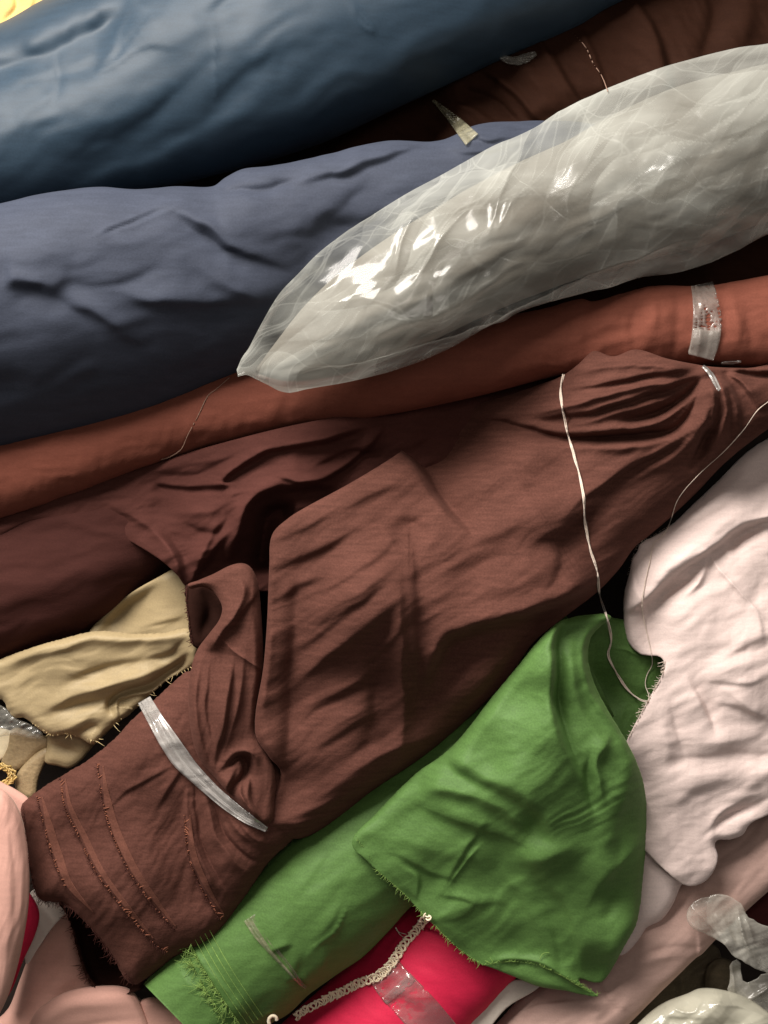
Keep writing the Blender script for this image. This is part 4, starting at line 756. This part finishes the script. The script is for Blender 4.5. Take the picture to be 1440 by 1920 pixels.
cloth('plastic_scrap', [(1300, 1692, 4, 2), (1345, 1676, 4, 2), (1388, 1690, 4, 2), (1398, 1714, 3, 1), (1420, 1730, 3, 1), (1445, 1738, 3, 1), (1500, 1740, 3, 1), (1500, 1840, 3, 1), (1440, 1826, 3, 1), (1410, 1812, 3, 1), (1380, 1796, 3, 1), (1352, 1766, 3, 1), (1318, 1750, 6, 4), (1296, 1738, 4, 3), (1286, 1718, 4, 3), (1294, 1698, 4, 3)], M['scrap'], [(1320, 1700, 8), (1360, 1740, 5), (1420, 1780, 8), (1470, 1790, 10)], cell=2.2,
      st=[('k', [(1385, 1715), (1395, 1760), (1415, 1800)], 5, 14), ('k', [(1400, 1725), (1412, 1755)], 4, 9), ('c', [(1360, 1720), (1380, 1770)], 4, 8), ('k', [(1292, 1725), (1310, 1742), (1330, 1740)], 3, 6), ('k', [(1300, 1700), (1330, 1730), (1350, 1755)], 4, 6)], n=2, ragged=3, cr=[(9, -30, 60, 6, 5, 1.4), (3, 40, 30, 3, 6, 1.1)], skirt=2, label='crumpled clear cellophane lying on the lilac roll at the right edge', cat='plastic scrap')
cloth('plastic_scrap', [(1368, 1812), (1382, 1798), (1388, 1806), (1394, 1840), (1412, 1840), (1430, 1826), (1500, 1830), (1500, 1930), (1440, 1910), (1396, 1880), (1366, 1866), (1368, 1840)], M['scrap'], [(1380, 1830, -60), (1440, 1870, -40)], R=3, drop=1, cell=2.2, st=[('k', [(1372, 1810), (1378, 1850)], 4, 8), ('k', [(1410, 1870), (1440, 1850)], 4, 8)], n=2, ragged=3, cr=[(12, -50, 50, 7, 5, 1.4), (6, 20, 30, 3, 5, 1.1)], skirt=2, label='torn cloudy plastic scrap standing up behind the cloudy bag', cat='plastic scrap')
cloth('plastic_bag', [(1160, 1960, 40, 40), (1200, 1915, 40, 40), (1240, 1882, 40, 44), (1290, 1862, 40, 44), (1312, 1853, 40, 44), (1345, 1854, 40, 44), (1390, 1866, 40, 44), (1430, 1890, 40, 44), (1470, 1930, 40, 40), (1500, 2000, 40, 40), (1160, 2000, 40, 40)], M['bagwhite'], [(1300, 1910, 0), (1400, 1930, 5)], cell=2.4,
      st=[('k', [(1265, 1890), (1300, 1898), (1312, 1880)], 4, 8), ('c', [(1250, 1905), (1310, 1910)], 4, 6), ('k', [(1340, 1880), (1400, 1890), (1440, 1910)], 6, 6)], cr=[(15, 20, 70, 16, 5, 1.8), (25, -40, 40, 6, 6, 1.4)], skirt=60, label='bulging cloudy white plastic bag at the bottom edge', cat='plastic bag')

# ================================================================== small things laid on top
# frayed rows on the closed end of the brown roll
rows = [[(183, 1432), (190, 1490), (205, 1550), (240, 1630), (285, 1695), (328, 1742)], [(113, 1458), (122, 1515), (148, 1570), (180, 1635), (232, 1705), (285, 1765), (312, 1785)], [(70, 1495), (84, 1555), (100, 1610), (120, 1660)], [(346, 1530), (352, 1600), (375, 1660), (414, 1724)]]
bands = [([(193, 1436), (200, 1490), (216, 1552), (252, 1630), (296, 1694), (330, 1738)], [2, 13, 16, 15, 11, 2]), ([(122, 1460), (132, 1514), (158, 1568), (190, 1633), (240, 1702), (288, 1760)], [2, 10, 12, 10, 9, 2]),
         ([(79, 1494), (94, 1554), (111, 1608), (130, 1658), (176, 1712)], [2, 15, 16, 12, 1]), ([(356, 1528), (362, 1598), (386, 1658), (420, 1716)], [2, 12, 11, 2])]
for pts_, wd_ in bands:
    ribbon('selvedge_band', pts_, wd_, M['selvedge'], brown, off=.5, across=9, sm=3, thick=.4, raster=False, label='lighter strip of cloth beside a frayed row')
for rr_ in rows:
    fringe('selvedge_fringe', [rr_], M['yarn_brown'], brown, dens=.32, length=6, r=1.1, side=-1, spread=.8, lift=1.4, back=1)
    fringe('selvedge_fringe', [rr_], M['yarn_dark'], brown, dens=.6, length=5, r=.6, side=1, spread=1.0, lift=1, back=0)
fringe('frayed_edge', [[(42, 1508), (48, 1570), (55, 1620), (66, 1670), (78, 1690), (122, 1697), (165, 1735), (215, 1800), (250, 1848)]], M['yarn_dark'], brown, dens=1.3, length=8, r=.42, side=1, spread=.9)
fringe('frayed_edge', [[(112, 1690), (130, 1725), (144, 1775), (158, 1820), (180, 1852)]], M['yarn_dark'], brown, dens=1.2, length=9, r=.5, side=1, spread=.9)
fringe('frayed_edge', [[(350, 1100), (349, 1130), (354, 1170), (360, 1208)]], M['yarn_dark'], brown, dens=1.2, length=5, r=.6, side=1, spread=.8)
ribbon('plastic_tie', [(270, 1312), (278, 1326), (298, 1360), (322, 1398), (345, 1430), (380, 1466), (420, 1502), (460, 1532), (500, 1556)], [26, 30, 36, 38, 31, 26, 24, 20, 10], M['tie'], brown, off=9, across=17, pleat=9, wav=.6, sm=11)
tape_ = ribbon('tape_band', [(1316, 532), (1322, 560), (1326, 600), (1322, 640), (1314, 668)], [42, 48, 54, 54, 50], M['tape'], rust, off=3.2, across=17, wav=.2, pleat=2.5, sm=4)
ribbon('tape_band', [(1324, 618), (1321, 642), (1314, 670)], [50, 51, 48], M['tape'], rust, off=1.2, across=17, wav=.2, pleat=2, sm=3)
ribbon('plastic_tie', [(1318, 686), (1332, 700), (1344, 722), (1350, 732)], [6, 9, 10, 7], M['tie'], brown, off=3, across=7, pleat=8, sm=2)
ribbon('plastic_tie', [(1390, 678), (1374, 680), (1352, 681)], [3, 6, 4], M['tie'], brown, off=6, across=5, sm=2)
ribbon('plastic_tie', [(468, 1720), (484, 1745), (510, 1780), (540, 1815), (566, 1846), (574, 1852)], [26, 26, 20, 16, 12, 5], M['faint'], green, off=2, across=11, pleat=8, sm=5)
ribbon('tape_patch', [(716, 1815), (735, 1840), (752, 1862)], [66, 70, 72], M['tape_clear'], crim, off=2.6, across=17, wav=1.8, sm=2, seed=3)
ribbon('tape_patch', [(742, 1848), (790, 1900), (840, 1960)], [72, 74, 74], M['tape_clear'], crim, off=1.6, across=17, wav=1.2, sm=3, seed=8)

# crochet trim across the crimson roll
path = [(803, 1716), (780, 1745), (758, 1770), (738, 1801), (722, 1820), (702, 1834), (674, 1843), (647, 1857), (619, 1870), (591, 1885), (569, 1896), (554, 1908)]
C = on_surface(path, 6, step=1.2, ksm=10); n_ = len(C)
T_ = np.gradient(C[:, :2], axis=0); T_ /= np.linalg.norm(T_, axis=1)[:, None]; N_ = np.stack([-T_[:, 1], T_[:, 0]], 1)
s_ = np.arange(n_) * 1.2; strands = []
for amp, lam, ph, zz in ((8, 15, 0, 0), (8, 15, np.pi, 1.5)):
    q = C.copy(); jit = fbm(s_ / 30, s_ * 0 + ph, 5, 2)
    q[:, :2] += N_ * (amp * (1 + .25 * jit) * np.sin(2 * np.pi * s_ / lam + ph + jit))[:, None] + T_ * (2.5 * np.sin(4 * np.pi * s_ / lam + ph))[:, None]
    q[:, 2] += 1.8 * np.cos(4 * np.pi * s_ / lam + ph) + zz; strands.append(q)
for sgn in (-1, 1):
    q = C.copy(); q[:, :2] += N_ * (sgn * (5.5 + np.sin(2 * np.pi * s_ / 11)))[:, None]; strands.append(q)
z0 = float(height(512, 1900)) + 4
strands.append(np.array([(506, 1925, z0), (504, 1912, z0 + 2), (510, 1905, z0 + 3), (517, 1907, z0 + 2), (519, 1913, z0)]))
strands.append(np.array([(560, 1903, C[-1, 2]), (556, 1908, C[-1, 2]), (557, 1914, C[-1, 2] - 1)]))
P_, F_ = sweep([smooth(q, 4) if len(q) < 12 else q for q in strands], [1.6] * 2 + [1.5] * 2 + [3.4, 1.2], 6)
make_mesh('crochet_trim', P_, F_, M['lace'], label='ecru crochet trim lying across the crimson roll', cat='trim', raster=False)
thread('loose_thread', [(757, 1758), (748, 1750), (742, 1738), (745, 1746), (762, 1752)], .7, M['cord'], off=3, label='tiny pinkish loose thread end beside the crochet trim', cat='thread')

# the long white thread and the other thread ends
thread('loose_thread', [(1056, 702), (1051, 725), (1052, 748), (1060, 790), (1075, 850), (1092, 925), (1096, 975), (1108, 1030), (1121, 1075), (1124, 1115), (1138, 1158), (1144, 1200), (1142, 1228), (1158, 1262), (1178, 1295), (1200, 1312), (1214, 1316)], 1.4, M['cord'], off=3, twist=True,
       label='thick twisted white thread hanging over the brown drape into the green hood', cat='thread')
thread('loose_thread', [(1214, 1316), (1217, 1306), (1210, 1284), (1213, 1266), (1223, 1245), (1219, 1215), (1210, 1175), (1204, 1140), (1208, 1100), (1218, 1055), (1226, 1020), (1246, 1000), (1256, 980), (1272, 935), (1310, 890), (1358, 846), (1395, 805), (1420, 770), (1442, 752)], .75, M['cord'], off=2.5,
       label='thin white thread running along the edge of the pale pink cloth', cat='thread')
thread('loose_thread', [(430, 708), (405, 730), (390, 742), (372, 778), (352, 816), (340, 842), (320, 856), (302, 862)], .7, M['dimcord'], off=1.5, label='fine brown thread crossing the rust roll', cat='thread')
thread('loose_thread', [(1072, 60), (1098, 88), (1112, 118), (1128, 142), (1140, 172)], .9, M['dimcord'], off=2, label='fine pale thread across the dark umber cloth', cat='thread')
thread('loose_thread', [(1012, 1798), (1018, 1788), (1030, 1786)], .7, M['yarn_green'], parent=green, off=4)
ribbon('plastic_scrap', [(812, 188), (834, 208), (858, 232), (885, 262)], [5, 14, 24, 32], M['faint'], off=6, across=13, pleat=5, sm=3, label='frayed clear plastic strip poking up behind the slate roll', cat='plastic scrap')
cloth('plastic_scrap', [(932, 100), (948, 104), (966, 106), (985, 100), (1006, 98), (1000, 110), (984, 120), (966, 122), (944, 116)], M['scrap'], [(970, 110, float(height(970, 112)) + 8)], R=5, drop=5, cell=1.6, wr=[(10, 14, 6, 6, 4, 0)], skirt=2, label='small glinting plastic scrap on the dark umber cloth', cat='plastic scrap')

# ================================================================== light and camera
w = bpy.data.worlds.new('World'); SC.world = w; w.use_nodes = True
bg = w.node_tree.nodes['Background']; bg.inputs[0].default_value = (1.0, .93, .86, 1); bg.inputs[1].default_value = AMB = .13
def lamp(name, loc, target, size, power, col):
    d = bpy.data.lights.new(name, 'AREA'); d.shape = 'RECTANGLE'; d.size = size[0]; d.size_y = size[1]; d.energy = power; d.color = col
    o = bpy.data.objects.new(name, d); COL.objects.link(o); o.location = loc
    o.rotation_euler = (Vector(target) - Vector(loc)).to_track_quat('-Z', 'Y').to_euler()
    return o
lamp('ceiling_lamp', (-.85, 1.45, 1.25), (.05, -.1, 0), (1.6, .9), 112, (1.0, .94, .87))
lamp('fill_lamp', (.3, .6, 2.5), (.1, -.1, 0), (.8, .8), 6, (1.0, .92, .83))  # added overhead fill, lifts faces turned to the camera

cam = bpy.data.cameras.new('camera'); co = bpy.data.objects.new('camera', cam); COL.objects.link(co); SC.camera = co
co.location = (0, 0, CAMH * S); co.rotation_euler = (0, 0, 0)
cam.sensor_fit = 'VERTICAL'; cam.sensor_height = 24; cam.lens = 24 / 2 * CAMH / 960
cam.clip_start = .01; cam.clip_end = 50
SC.render.resolution_x = 768; SC.render.resolution_y = 1024
SC.view_settings.view_transform = 'Standard'; SC.view_settings.look = 'None'; SC.view_settings.exposure = 0; SC.view_settings.gamma = 1
SC.render.engine = 'CYCLES'
SC.cycles.use_denoising = True; SC.cycles.transparent_max_bounces = 16; SC.cycles.max_bounces = 8
